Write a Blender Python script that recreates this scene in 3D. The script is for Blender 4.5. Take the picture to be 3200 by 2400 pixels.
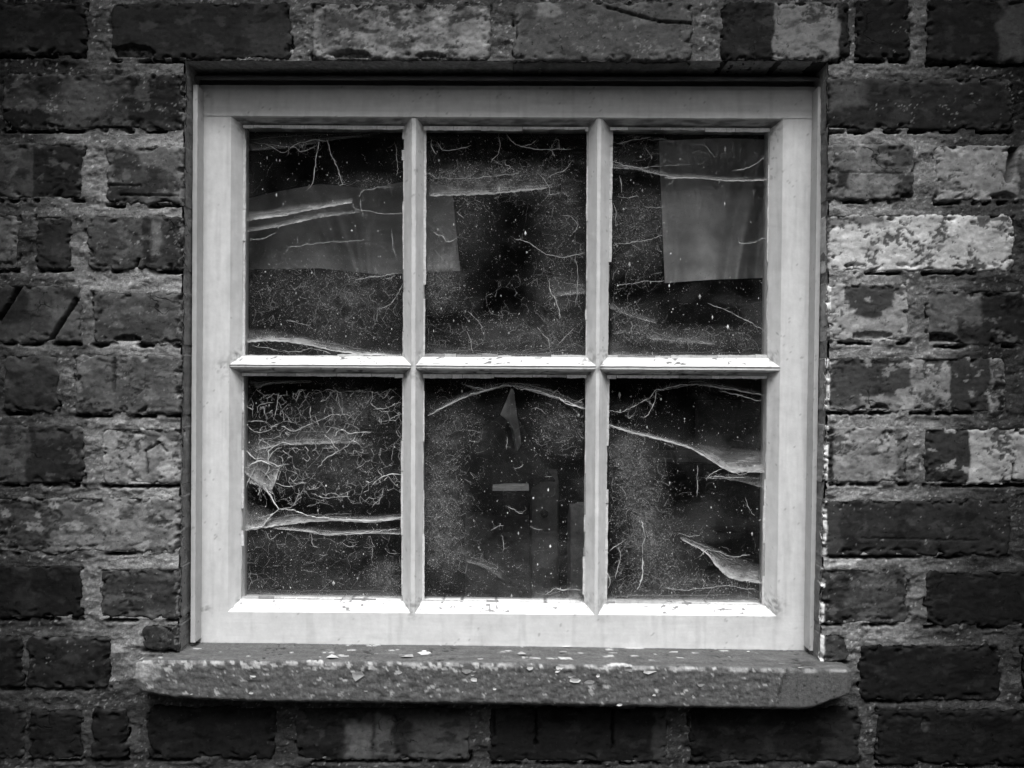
import bpy, math, random
import numpy as np
from mathutils import Vector

random.seed(7)
rng = np.random.default_rng(11)
for o in list(bpy.data.objects):
    bpy.data.objects.remove(o, do_unlink=True)
scene = bpy.context.scene
COL = scene.collection

# ------------------------------------------------------------------ camera
S = 1.152 / 3200.0            # metres per photo pixel on the wall face
D = 0.904                     # camera to wall face
cam_d = bpy.data.cameras.new('camera')
cam = bpy.data.objects.new('camera', cam_d)
COL.objects.link(cam)
cam.location = (0, -D, 0)
cam.rotation_euler = (math.radians(90), 0, 0)
cam_d.sensor_width = 36.0
cam_d.lens = 36.0 * D / 1.152
cam_d.clip_start = 0.02
cam_d.clip_end = 500
scene.camera = cam
scene.render.resolution_x = 1024
scene.render.resolution_y = 768

# ------------------------------------------------------------------ sky, sun, exposure (black and white photograph: neutral light)
SUN_EL, SUN_AZ = math.radians(67), math.radians(4)      # overcast, light from high in front
world = bpy.data.worlds.new('World')
scene.world = world
world.use_nodes = True
wn = world.node_tree
wn.nodes.clear()
sky = wn.nodes.new('ShaderNodeTexSky')
sky.sky_type = 'NISHITA'
sky.sun_disc = False
sky.sun_elevation = SUN_EL
sky.sun_rotation = math.radians(180) - SUN_AZ
sky.air_density = 1.0
sky.dust_density = 4.0
bw = wn.nodes.new('ShaderNodeRGBToBW')
bg = wn.nodes.new('ShaderNodeBackground')
bg.inputs['Strength'].default_value = 0.05
wo = wn.nodes.new('ShaderNodeOutputWorld')
wn.links.new(sky.outputs[0], bw.inputs[0])
wn.links.new(bw.outputs[0], bg.inputs['Color'])
wn.links.new(bg.outputs[0], wo.inputs['Surface'])
sun_d = bpy.data.lights.new('sun', 'SUN')
sun_d.energy = 1.5
sun_d.angle = math.radians(38)
sun_d.color = (1, 1, 1)
sun = bpy.data.objects.new('sun', sun_d)
COL.objects.link(sun)
to_sun = Vector((math.sin(SUN_AZ) * math.cos(SUN_EL), -math.cos(SUN_AZ) * math.cos(SUN_EL), math.sin(SUN_EL)))
sun.rotation_euler = to_sun.to_track_quat('Z', 'Y').to_euler()
sun.location = (0, -3, 4)
scene.view_settings.view_transform = 'Standard'
scene.view_settings.look = 'None'
scene.view_settings.exposure = 1.95
scene.view_settings.gamma = 1.0
scene.render.engine = 'CYCLES'
scene.cycles.transparent_max_bounces = 24
scene.cycles.max_bounces = 5
scene.cycles.diffuse_bounces = 3
scene.cycles.glossy_bounces = 2
scene.cycles.use_adaptive_sampling = True
scene.cycles.adaptive_threshold = 0.02
scene.cycles.adaptive_min_samples = 24

# ------------------------------------------------------------------ numbers and noise
def lin(v):
    c = np.asarray(v, dtype=float) / 255.0
    return np.where(c <= 0.04045, c / 12.92, ((c + 0.055) / 1.055) ** 2.4)
KT = 0.95
def T(v):                       # grey seen in daylight -> reflectance
    return np.clip(lin(v) / KT, 0.012, 0.85)

def _h(ix, iy, iz, k):
    n = (ix.astype(np.uint32) * np.uint32(374761393) + iy.astype(np.uint32) * np.uint32(668265263)
         + iz.astype(np.uint32) * np.uint32(2147483647) + np.uint32(k * 97531 + 13))
    n = (n ^ (n >> np.uint32(13))) * np.uint32(1274126177)
    n = (n ^ (n >> np.uint32(16))) * np.uint32(2246822519)
    n = n ^ (n >> np.uint32(15))
    return n.astype(np.float64) / 2147483648.0 - 1.0
def noise(x, y, z=0.0, seed=0):
    if np.ndim(z) == 0:                              # flat layer: two-dimensional gradient noise
        x = np.asarray(x, float); y = np.asarray(y, float)
        x, y = np.broadcast_arrays(x, y)
        x = x + 1000.0 + seed * 17.31; y = y + 1000.0 + seed * 5.77
        fx0 = np.floor(x); fy0 = np.floor(y)
        ix = fx0.astype(np.int64); iy = fy0.astype(np.int64); iz = np.full((1,) * max(1, x.ndim), int(math.floor(float(z) * 8 + 9000)), np.int64)
        fx = x - fx0; fy = y - fy0
        u = fx * fx * fx * (fx * (fx * 6 - 15) + 10); v = fy * fy * fy * (fy * (fy * 6 - 15) + 10)
        r_ = []
        for b in (0, 1):
            c0 = _h(ix, iy + b, iz, 1) * fx + _h(ix, iy + b, iz, 2) * (fy - b)
            c1 = _h(ix + 1, iy + b, iz, 1) * (fx - 1) + _h(ix + 1, iy + b, iz, 2) * (fy - b)
            r_.append(c0 + (c1 - c0) * u)
        out = (r_[0] + (r_[1] - r_[0]) * v) * 1.25
        return out.reshape(x.shape) if x.ndim else out.ravel()[0]
    x = np.asarray(x, float); y = np.asarray(y, float); z = np.asarray(z, float)
    x, y, z = np.broadcast_arrays(x, y, z)
    x = x + 1000.0 + seed * 17.31; y = y + 1000.0 + seed * 5.77; z = z + 1000.0
    ix = np.floor(x).astype(np.int64); iy = np.floor(y).astype(np.int64); iz = np.floor(z).astype(np.int64)
    fx = x - ix; fy = y - iy; fz = z - iz
    f = lambda t: t * t * t * (t * (t * 6 - 15) + 10)
    u, v, w = f(fx), f(fy), f(fz)
    out = 0.0
    for a in (0, 1):
        for b in (0, 1):
            for c in (0, 1):
                gx = _h(ix + a, iy + b, iz + c, 1); gy = _h(ix + a, iy + b, iz + c, 2); gz = _h(ix + a, iy + b, iz + c, 3)
                d = gx * (fx - a) + gy * (fy - b) + gz * (fz - c)
                out = out + d * (u if a else 1 - u) * (v if b else 1 - v) * (w if c else 1 - w)
    return out * 1.25
def fbm(x, y, z=0.0, octv=4, seed=0, gain=0.5):
    t, a, n = 0.0, 1.0, 0.0
    for i in range(octv):
        t = t + a * noise(np.asarray(x) * 2 ** i, np.asarray(y) * 2 ** i, np.asarray(z) * 2 ** i, seed + i * 3)
        n += a; a *= gain
    return t / n * 1.5
def sstep(a, b, x):
    t = np.clip((x - a) / (b - a + 1e-12), 0, 1)
    return t * t * (3 - 2 * t)

def PX(px, py, d=0.0):          # measured photo position of a point lying d behind the wall face -> its place
    k = S * (D + d) / D
    return np.stack(np.broadcast_arrays((np.asarray(px, float) - 1600) * k, np.asarray(d, float) + 0 * np.asarray(px, float), (1200 - np.asarray(py, float)) * k), -1)

# ------------------------------------------------------------------ materials
MATS = {}
def newmat(name):
    m = bpy.data.materials.new(name); m.use_nodes = True
    nt = m.node_tree; nt.nodes.clear()
    out = nt.nodes.new('ShaderNodeOutputMaterial')
    MATS[name] = m
    return m, nt, out
def masonry(name, rough, grain_scale, grain_amt, bump1, bump2, spec=0.25, speck=0.0, s1=600.0, s2=1800.0, dist=0.001, pores=False):
    m, nt, out = newmat(name)
    N, L = nt.nodes, nt.links
    b = N.new('ShaderNodeBsdfPrincipled'); L.new(b.outputs[0], out.inputs['Surface'])
    at = N.new('ShaderNodeAttribute'); at.attribute_name = 'tone'
    geo = N.new('ShaderNodeNewGeometry')
    n1 = N.new('ShaderNodeTexNoise'); n1.inputs['Scale'].default_value = grain_scale; n1.inputs['Detail'].default_value = 4; n1.inputs['Roughness'].default_value = 0.65
    L.new(geo.outputs['Position'], n1.inputs['Vector'])
    mr = N.new('ShaderNodeMapRange'); mr.inputs['From Min'].default_value = 0.25; mr.inputs['From Max'].default_value = 0.75
    mr.inputs['To Min'].default_value = 1 - grain_amt; mr.inputs['To Max'].default_value = 1 + grain_amt
    L.new(n1.outputs['Fac'], mr.inputs['Value'])
    mul = N.new('ShaderNodeMath'); mul.operation = 'MULTIPLY'
    L.new(at.outputs['Fac'], mul.inputs[0]); L.new(mr.outputs[0], mul.inputs[1])
    last = mul.outputs[0]
    if speck:
        v = N.new('ShaderNodeTexNoise'); v.inputs['Scale'].default_value = 330; v.inputs['Detail'].default_value = 2
        L.new(geo.outputs['Position'], v.inputs['Vector'])
        r = N.new('ShaderNodeMapRange'); r.inputs['From Min'].default_value = 0.69; r.inputs['From Max'].default_value = 0.75
        r.inputs['To Min'].default_value = 0; r.inputs['To Max'].default_value = speck
        L.new(v.outputs['Fac'], r.inputs['Value'])
        ad = N.new('ShaderNodeMath'); ad.operation = 'ADD'
        L.new(last, ad.inputs[0]); L.new(r.outputs[0], ad.inputs[1]); last = ad.outputs[0]
    if pores:
        v = N.new('ShaderNodeTexNoise'); v.inputs['Scale'].default_value = 240; v.inputs['Detail'].default_value = 4; v.inputs['Roughness'].default_value = .6
        L.new(geo.outputs['Position'], v.inputs['Vector'])
        r = N.new('ShaderNodeMapRange'); r.inputs['From Min'].default_value = 0.28; r.inputs['From Max'].default_value = 0.38; r.inputs['To Min'].default_value = .4; r.inputs['To Max'].default_value = 1
        L.new(v.outputs['Fac'], r.inputs['Value'])
        nd = N.new('ShaderNodeTexNoise'); nd.inputs['Scale'].default_value = 45; nd.inputs['Detail'].default_value = 3
        L.new(geo.outputs['Position'], nd.inputs['Vector'])
        wv = N.new('ShaderNodeVectorMath'); wv.operation = 'MULTIPLY_ADD'; wv.inputs[1].default_value = (.03, .03, .03)
        L.new(nd.outputs['Color'], wv.inputs[0]); L.new(geo.outputs['Position'], wv.inputs[2])
        vc = N.new('ShaderNodeTexVoronoi'); vc.feature = 'DISTANCE_TO_EDGE'; vc.inputs['Scale'].default_value = 38
        L.new(wv.outputs[0], vc.inputs['Vector'])
        rc_ = N.new('ShaderNodeMapRange'); rc_.inputs['From Min'].default_value = 0.004; rc_.inputs['From Max'].default_value = 0.035; rc_.inputs['To Min'].default_value = .3; rc_.inputs['To Max'].default_value = 1
        L.new(vc.outputs['Distance'], rc_.inputs['Value'])
        nm = N.new('ShaderNodeTexNoise'); nm.inputs['Scale'].default_value = 14; nm.inputs['Detail'].default_value = 2
        L.new(geo.outputs['Position'], nm.inputs['Vector'])
        rm = N.new('ShaderNodeMapRange'); rm.inputs['From Min'].default_value = 0.64; rm.inputs['From Max'].default_value = 0.68
        L.new(nm.outputs['Fac'], rm.inputs['Value'])
        mc = N.new('ShaderNodeMix'); mc.data_type = 'FLOAT'; mc.inputs[2].default_value = 1.0
        L.new(rm.outputs[0], mc.inputs[0]); L.new(rc_.outputs[0], mc.inputs[3])
        p1 = N.new('ShaderNodeMath'); p1.operation = 'MULTIPLY'; L.new(r.outputs[0], p1.inputs[0]); L.new(mc.outputs[0], p1.inputs[1])
        p2 = N.new('ShaderNodeMath'); p2.operation = 'MULTIPLY'; L.new(last, p2.inputs[0]); L.new(p1.outputs[0], p2.inputs[1]); last = p2.outputs[0]
        pore_out = p1.outputs[0]
    L.new(last, b.inputs['Base Color'])
    b.inputs['Roughness'].default_value = rough
    b.inputs['Specular IOR Level'].default_value = spec
    h1 = N.new('ShaderNodeTexNoise'); h1.inputs['Scale'].default_value = s1; h1.inputs['Detail'].default_value = 3; h1.inputs['Roughness'].default_value = 0.7
    L.new(geo.outputs['Position'], h1.inputs['Vector'])
    nrm = None
    h2 = N.new('ShaderNodeTexVoronoi'); h2.inputs['Scale'].default_value = s2
    L.new(geo.outputs['Position'], h2.inputs['Vector'])
    bp1 = N.new('ShaderNodeBump'); bp1.inputs['Strength'].default_value = bump1; bp1.inputs['Distance'].default_value = dist
    L.new(h1.outputs['Fac'], bp1.inputs['Height'])
    bp2 = N.new('ShaderNodeBump'); bp2.inputs['Strength'].default_value = bump2; bp2.inputs['Distance'].default_value = dist * 0.5
    L.new(h2.outputs['Distance'], bp2.inputs['Height']); L.new(bp1.outputs[0], bp2.inputs['Normal'])
    nrm = bp2.outputs[0] if bump2 else bp1.outputs[0]
    if pores:
        bp3 = N.new('ShaderNodeBump'); bp3.inputs['Strength'].default_value = .7; bp3.inputs['Distance'].default_value = .0012
        L.new(pore_out, bp3.inputs['Height']); L.new(nrm, bp3.inputs['Normal']); nrm = bp3.outputs[0]
    L.new(nrm, b.inputs['Normal'])
    return m
M_BRICK = masonry('fired_brick', 0.74, 190, 0.27, 0.36, 0.0, spec=0.06, speck=0.02, dist=.0013, pores=True)
M_MORTAR = masonry('lime_mortar', 0.95, 260, 0.36, 0.6, 0.4, spec=0.1, speck=0.10, s1=420, s2=700, dist=0.002)
M_PAINT = masonry('white_gloss_paint', 0.5, 90, 0.09, 0.22, 0.0, spec=0.35, s1=170)
M_PUTTY = masonry('cracked_putty', 0.8, 250, 0.25, 0.5, 0.1, spec=0.2)
M_SILL = masonry('painted_stone', 0.8, 300, 0.42, 0.55, 0.15, spec=0.25, speck=0.05)
M_CLOTH = masonry('dusty_cloth', 0.95, 90, 0.12, 0.1, 0.1, spec=0.05)
M_WOOD = masonry('old_timber', 0.85, 120, 0.3, 0.3, 0.1, spec=0.1)
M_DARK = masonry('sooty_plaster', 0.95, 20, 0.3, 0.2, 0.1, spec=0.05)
M_GROUND = masonry('yard_asphalt', 0.95, 40, 0.3, 0.5, 0.2, spec=0.1, s1=80, s2=120, dist=0.004)
M_LEAF = masonry('hedge_leaves', 0.7, 8, 0.4, 0.1, 0.0, spec=0.2)

def web_mat(name, veil):
    m, nt, out = newmat(name); N, L = nt.nodes, nt.links
    d = N.new('ShaderNodeBsdfDiffuse'); d.inputs['Color'].default_value = (0.82, 0.82, 0.82, 1)
    t = N.new('ShaderNodeBsdfTranslucent'); t.inputs['Color'].default_value = (0.8, 0.8, 0.8, 1)
    mx = N.new('ShaderNodeMixShader'); mx.inputs[0].default_value = 0.3
    L.new(d.outputs[0], mx.inputs[1]); L.new(t.outputs[0], mx.inputs[2])
    tr = N.new('ShaderNodeBsdfTransparent')
    m2 = N.new('ShaderNodeMixShader')
    at = N.new('ShaderNodeAttribute'); at.attribute_name = 'tone'
    if veil:
        geo = N.new('ShaderNodeTexCoord')
        mp = N.new('ShaderNodeAttribute'); mp.attribute_name = 'flow'
        n = N.new('ShaderNodeTexNoise'); n.inputs['Scale'].default_value = 1.0; n.inputs['Detail'].default_value = 7; n.inputs['Roughness'].default_value = 0.68
        n.inputs['Distortion'].default_value = 0.6
        L.new(mp.outputs['Vector'], n.inputs['Vector'])
        r = N.new('ShaderNodeMapRange'); r.inputs['From Min'].default_value = 0.40; r.inputs['From Max'].default_value = 0.70
        r.inputs['To Min'].default_value = 0.34; r.inputs['To Max'].default_value = 1.15
        L.new(n.outputs['Fac'], r.inputs['Value'])
        mu = N.new('ShaderNodeMath'); mu.operation = 'MULTIPLY'; mu.use_clamp = True
        L.new(r.outputs[0], mu.inputs[0]); L.new(at.outputs['Fac'], mu.inputs[1])
        L.new(mu.outputs[0], m2.inputs[0])
    else:                                  # single threads: grubbier ones are greyer
        mu = N.new('ShaderNodeMath'); mu.operation = 'MULTIPLY'; mu.inputs[1].default_value = 0.9
        L.new(at.outputs['Fac'], mu.inputs[0])
        L.new(mu.outputs[0], d.inputs['Color']); L.new(mu.outputs[0], t.inputs['Color'])
        L.new(mx.outputs[0], out.inputs['Surface'])
        return m
    L.new(tr.outputs[0], m2.inputs[1]); L.new(mx.outputs[0], m2.inputs[2])
    L.new(m2.outputs[0], out.inputs['Surface'])
    return m
M_THREAD = web_mat('web_thread', False)
M_VEIL = web_mat('web_veil', True)

def glass_mat():
    m, nt, out = newmat('dusty_window_glass'); N, L = nt.nodes, nt.links
    geo = N.new('ShaderNodeNewGeometry')
    tr = N.new('ShaderNodeBsdfTransparent'); tr.inputs['Color'].default_value = (0.93, 0.93, 0.93, 1)
    gl = N.new('ShaderNodeBsdfGlossy'); gl.inputs['Roughness'].default_value = 0.03
    fr = N.new('ShaderNodeFresnel'); fr.inputs['IOR'].default_value = 1.45
    hf = N.new('ShaderNodeMath'); hf.operation = 'MULTIPLY'; hf.inputs[1].default_value = 0.6
    L.new(fr.outputs[0], hf.inputs[0])
    mx = N.new('ShaderNodeMixShader'); L.new(hf.outputs[0], mx.inputs[0]); L.new(tr.outputs[0], mx.inputs[1]); L.new(gl.outputs[0], mx.inputs[2])
    df = N.new('ShaderNodeBsdfDiffuse'); df.inputs['Color'].default_value = (0.5, 0.5, 0.5, 1)
    n1 = N.new('ShaderNodeTexNoise'); n1.inputs['Scale'].default_value = 11; n1.inputs['Detail'].default_value = 6; n1.inputs['Roughness'].default_value = 0.6; n1.inputs['Distortion'].default_value = 0.5
    L.new(geo.outputs['Position'], n1.inputs['Vector'])
    r1 = N.new('ShaderNodeMapRange'); r1.inputs['From Min'].default_value = 0.42; r1.inputs['From Max'].default_value = 0.75; r1.inputs['To Min'].default_value = 0.002; r1.inputs['To Max'].default_value = 0.026
    L.new(n1.outputs['Fac'], r1.inputs['Value'])
    n2 = N.new('ShaderNodeTexNoise'); n2.inputs['Scale'].default_value = 420; n2.inputs['Detail'].default_value = 3
    L.new(geo.outputs['Position'], n2.inputs['Vector'])
    r2 = N.new('ShaderNodeMapRange'); r2.inputs['From Min'].default_value = 0.66; r2.inputs['From Max'].default_value = 0.78; r2.inputs['To Max'].default_value = 0.16
    L.new(n2.outputs['Fac'], r2.inputs['Value'])
    at = N.new('ShaderNodeAttribute'); at.attribute_name = 'tone'      # grime that gathers along the putty
    a1 = N.new('ShaderNodeMath'); L.new(r1.outputs[0], a1.inputs[0]); L.new(r2.outputs[0], a1.inputs[1])
    a2 = N.new('ShaderNodeMath'); L.new(a1.outputs[0], a2.inputs[0]); L.new(at.outputs['Fac'], a2.inputs[1]); a2.use_clamp = True
    m2 = N.new('ShaderNodeMixShader'); L.new(a2.outputs[0], m2.inputs[0]); L.new(mx.outputs[0], m2.inputs[1]); L.new(df.outputs[0], m2.inputs[2])
    L.new(m2.outputs[0], out.inputs['Surface'])
    return m
M_GLASS = glass_mat()

# ------------------------------------------------------------------ object helpers
WLOC = {}
def put(o, parent, loc):
    COL.objects.link(o)
    loc = Vector([float(c) for c in loc]); WLOC[o.name] = loc
    if parent is not None:
        o.parent = parent; o.location = loc - WLOC[parent.name]
    else:
        o.location = loc
    return o
def empty(name, loc, label, cat, group=None, parent=None):
    o = bpy.data.objects.new(name, None); o.empty_display_size = 0.05
    put(o, parent, loc)
    if label: o['label'] = label
    if cat: o['category'] = cat
    if group: o['group'] = group
    return o
def build(name, V, F, tone, mat, parent=None, origin=None, smooth=True, label=None, cat=None, kind=None, group=None, flow=None):
    V = np.asarray(V, float)
    if origin is None: origin = V.mean(0)
    origin = np.asarray(origin, float)
    me = bpy.data.meshes.new(name)
    if isinstance(F, np.ndarray):
        n = F.shape[1]
        me.vertices.add(len(V)); me.vertices.foreach_set('co', (V - origin).astype(np.float32).ravel())
        me.loops.add(F.size); me.loops.foreach_set('vertex_index', F.astype(np.int32).ravel())
        me.polygons.add(len(F)); me.polygons.foreach_set('loop_start', np.arange(0, F.size, n, dtype=np.int32))
        me.polygons.foreach_set('loop_total', np.full(len(F), n, dtype=np.int32))
        me.update(calc_edges=True); me.validate()
    else:
        me.from_pydata([tuple(v) for v in (V - origin)], [], F); me.update()
    if tone is not None:
        a = me.attributes.new('tone', 'FLOAT', 'POINT')
        a.data.foreach_set('value', np.broadcast_to(np.asarray(tone, np.float32), (len(V),)).copy())
    if flow is not None:
        a = me.attributes.new('flow', 'FLOAT_VECTOR', 'POINT')
        a.data.foreach_set('vector', np.asarray(flow, np.float32).ravel())
    me.polygons.foreach_set('use_smooth', np.full(len(me.polygons), smooth))
    me.materials.append(mat)
    o = bpy.data.objects.new(name, me)
    put(o, parent, origin)
    if label: o['label'] = label
    if cat: o['category'] = cat
    if kind: o['kind'] = kind
    if group: o['group'] = group
    return o
def gridF(nu, nv, off=0):
    i = np.arange(nu - 1)[:, None] * nv + np.arange(nv - 1)[None, :]
    i = i.ravel() + off
    return np.stack([i, i + nv, i + nv + 1, i + 1], -1)
class Patches:
    """collects bilinear patches and boxes, built as one mesh"""
    def __init__(self): self.V = []; self.F = []; self.n = 0
    def quad(self, a, b, c, d, res=0.004):
        a, b, c, d = [np.asarray(p, float) for p in (a, b, c, d)]
        nu = max(2, int(max(np.linalg.norm(b - a), np.linalg.norm(c - d)) / res) + 2)
        nv = max(2, int(max(np.linalg.norm(d - a), np.linalg.norm(c - b)) / res) + 2)
        u = np.linspace(0, 1, nu)[:, None, None]; v = np.linspace(0, 1, nv)[None, :, None]
        P = (a * (1 - u) + b * u) * (1 - v) + (d * (1 - u) + c * u) * v
        self.V.append(P.reshape(-1, 3)); self.F.append(gridF(nu, nv, self.n)); self.n += nu * nv
    def box(self, lo, hi, res=9):
        x0, y0, z0 = lo; x1, y1, z1 = hi
        q = self.quad
        q((x0, y0, z0), (x1, y0, z0), (x1, y0, z1), (x0, y0, z1), res)
        q((x1, y1, z0), (x0, y1, z0), (x0, y1, z1), (x1, y1, z1), res)
        q((x0, y1, z0), (x0, y0, z0), (x0, y0, z1), (x0, y1, z1), res)
        q((x1, y0, z0), (x1, y1, z0), (x1, y1, z1), (x1, y0, z1), res)
        q((x0, y0, z1), (x1, y0, z1), (x1, y1, z1), (x0, y1, z1), res)
        q((x0, y1, z0), (x1, y1, z0), (x1, y0, z0), (x0, y0, z0), res)
    def get(self):
        return np.concatenate(self.V), np.concatenate(self.F)

# ================================================================== SETTING
GZ = -1.35
p = Patches(); p.quad((-150, -150, GZ), (150, -150, GZ), (150, 150, GZ), (-150, 150, GZ), 30)
V, F = p.get(); build('yard_ground', V, F, 0.05, M_GROUND, origin=(0, 0, GZ), kind='structure')

# tall clipped hedge across the yard (seen only as the dark reflection in the glass)
hedge = empty('hedge', (0, -4.6, GZ), 'tall dark clipped hedge across the yard facing the window', 'hedge')
n = 60000
hx = rng.uniform(-6, 6, n); hz_ = rng.uniform(GZ, 2.0, n)
hy = -4.3 + 0.18 * noise(hx * 1.3, hz_ * 1.3) + rng.normal(0, 0.06, n)
top = rng.random(n) < 0.2
hz_[top] = 2.0 + rng.normal(0, 0.05, top.sum()); hy[top] = rng.uniform(-5.6, -4.3, top.sum())
c = np.stack([hx, hy, hz_], -1)
a1 = rng.normal(size=(n, 3)); a1 /= np.linalg.norm(a1, axis=1)[:, None]
a2 = np.cross(a1, rng.normal(size=(n, 3))); a2 /= np.linalg.norm(a2, axis=1)[:, None]
sz = rng.uniform(0.03, 0.06, n)[:, None]
Vh = np.stack([c - a1 * sz, c + a2 * sz * .5, c + a1 * sz, c - a2 * sz * .5], 1).reshape(-1, 3)
build('foliage', Vh, np.arange(n * 4).reshape(n, 4), 0.06, M_LEAF, parent=hedge, origin=(0, -4.6, GZ), kind='stuff')
p = Patches(); p.box((-6, -5.5, GZ), (6, -4.5, 1.95), 1.0); V, F = p.get()
build('branches', V, F, 0.02, M_LEAF, parent=hedge, origin=(0, -4.6, GZ))

# the room behind the window: closed and dark
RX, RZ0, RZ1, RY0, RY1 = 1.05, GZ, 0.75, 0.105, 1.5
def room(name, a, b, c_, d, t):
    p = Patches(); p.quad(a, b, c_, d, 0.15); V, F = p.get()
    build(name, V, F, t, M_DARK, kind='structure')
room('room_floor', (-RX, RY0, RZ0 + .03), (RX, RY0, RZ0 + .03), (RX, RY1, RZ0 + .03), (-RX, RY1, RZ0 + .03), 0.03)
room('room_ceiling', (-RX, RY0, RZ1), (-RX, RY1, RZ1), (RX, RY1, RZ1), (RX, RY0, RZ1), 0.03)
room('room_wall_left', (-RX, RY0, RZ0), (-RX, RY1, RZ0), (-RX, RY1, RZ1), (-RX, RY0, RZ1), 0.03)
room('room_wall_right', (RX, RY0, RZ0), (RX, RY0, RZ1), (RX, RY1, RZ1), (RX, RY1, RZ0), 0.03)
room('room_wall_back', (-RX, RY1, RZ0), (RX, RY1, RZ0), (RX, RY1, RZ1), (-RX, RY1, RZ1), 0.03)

# added out of view to shade the edges of the wall: low eaves overhead and a rendered pier on either side
def lumpy_box(p, lo, hi, res, amp, sd):
    p.box(lo, hi, res); V, F = p.get()
    d = np.stack([fbm(V[:, 0] * 9, V[:, 1] * 9, V[:, 2] * 9, 3, sd + k * 5) for k in range(3)], -1)
    return V + amp * d, F
for sx_, side_ in ((-1, 'left'), (1, 'right')):
    added_pier = empty('shade_pier', (sx_ * .80, -.24, GZ), 'unseen dark pier added to shade the brick wall on the %s side' % side_, 'added_pier')
    V, F = lumpy_box(Patches(), (min(sx_ * .610, sx_ * .90), -.52, GZ), (max(sx_ * .610, sx_ * .90), .04, .712), .03, .004, 3)
    build('shade_shaft', V, F, .10 * np.exp(.3 * fbm(V[:, 0] * 20, V[:, 2] * 12, V[:, 1] * 20, 4)), M_MORTAR, parent=added_pier)
    V, F = lumpy_box(Patches(), (min(sx_ * .598, sx_ * .955), -.525, GZ), (max(sx_ * .598, sx_ * .955), .03, GZ + .22), .03, .004, 9)
    build('shade_plinth', V, F, .09 * np.exp(.3 * fbm(V[:, 0] * 20, V[:, 2] * 12, V[:, 1] * 20, 4)), M_MORTAR, parent=added_pier)
added_eaves = empty('blocker', (0, -.08, .75), 'unseen dark eaves added to shade the top of the wall', 'blocker')
for nm_, lo_, hi_ in (('shade_soffit', (-1.2, -.135, .722), (1.2, .06, .740)), ('shade_fascia', (-1.2, -.160, .705), (1.2, -.137, .87))):
    p = Patches(); p.box(lo_, hi_, .05); V, F = p.get()
    build(nm_, V, F, .06 * np.exp(.3 * fbm(V[:, 0] * 6, V[:, 2] * 60, V[:, 1] * 60, 4)), M_WOOD, parent=added_eaves)

# ================================================================== BRICK WALL
wall = empty('brick_wall', (0, 0, GZ), 'old weathered brick wall with crumbling lime mortar joints around the window', 'wall')
wall['kind'] = 'thing'
def xl(y): return 579 - (np.asarray(y, float) - 200) * 0.0105      # arrises of the window opening
def xr(y): return 2587 - np.maximum(0, np.asarray(y, float) - 1000) * 0.023
OT, OB = 190, 2092
MORT = 100

BR = []  # outer and bottom bricks set darker, edge falloff put into their greys
def B(x0, x1, y0, y1, v, patches=(), cuts=(), chips=(), mott=.35, pits=0.0, specks=0.0, smear=.5, far=False, jamb=None):
    BR.append(dict(x0=x0, x1=x1, y0=y0, y1=y1, v=v, patches=patches, cuts=cuts, chips=chips, mott=mott, pits=pits, specks=specks, smear=smear, far=far, jamb=jamb))
# course over the window
B(-290, 272, 8, 172, 24, [((20, 130), (150, 170), 40, 30)], mott=.3)
B(344, 912, 5, 186, 38, [((760, 60), (950, 200), 52, 40)], chips=[(410, 165, 75, 26, .006)], mott=.25, smear=.25)
B(975, 1534, 5, 187, 112, [((980, 8), (1540, 32), 48, 14), ((1440, 60), (1540, 190), 135, 25), ((1000, 35), (1120, 120), 76, 30)], chips=[(1100, 172, 62, 16, .007), (1345, 175, 45, 12, .005)], mott=.9, pits=.2, specks=.5)
B(1606, 2164, 3, 193, 82, [((1680, 0), (1745, 50), 125, 10), ((1600, 20), (1625, 180), 100, 10)], cuts=[(1900, 25, 2060, 70, 5, .003), (2060, 70, 2165, 76, 5, .003)], mott=.2, specks=.6, smear=.3)
B(2252, 2656, 3, 188, 38, [((2418, -10), (2622, 200), 120, 8)], mott=.3, pits=.25, smear=.2)
B(2674, 2846, -4, 186, 23, mott=.3, specks=.25)
B(2898, 3430, -4, 196, 25, [((3120, 0), (3240, 200), 70, 16)], mott=.3)
# left of the window
B(8, 581, 228, 406, 50, [((405, 225), (572, 385), 30, 14), ((10, 240), (220, 290), 30, 16), ((10, 335), (170, 410), 22, 12), ((200, 255), (330, 380), 68, 40)], mott=.7, specks=.3, chips=[(360, 404, 60, 8, .005)], jamb='L')
B(-290, 262, 446, 624, 58, [((104, 440), (266, 640), 30, 6)], mott=.4, pits=.1)
B(332, 581, 456, 640, 62, [((340, 580), (520, 650), 46, 12), ((335, 470), (440, 530), 50, 10), ((440, 450), (560, 520), 90, 20)], cuts=[(335, 578, 440, 582, 5, .002), (380, 610, 560, 612, 4, .002)], mott=.5, specks=.5, smear=.9, jamb='L')
B(-250, 60, 668, 842, 82, pits=.6, mott=.35)
B(112, 226, 672, 842, 42, mott=.2)
B(274, 579, 676, 845, 62, [((450, 680), (470, 845), 38, 6), ((515, 690), (580, 840), 45, 12), ((478, 690), (505, 800), 95, 8)], cuts=[(437, 812, 425, 838, 6, .005)], mott=.5, specks=.6, jamb='L')
B(-300, 256, 890, 1072, 62, [((-20, 905), (90, 1015), 38, 25), ((160, 940), (250, 1065), 82, 25)], cuts=[(0, 998, 62, 898, 8, .008), (155, 1070, 240, 938, 8, .008)], mott=.3)
B(290, 577, 912, 1076, 72, [((300, 1010), (540, 1062), 60, 20)], chips=[(400, 1062, 45, 14, .006)], mott=.35, specks=.4, jamb='L')
B(10, 184, 1108, 1290, 46, [((10, 1110), (190, 1160), 66, 18)], mott=.35)
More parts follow.
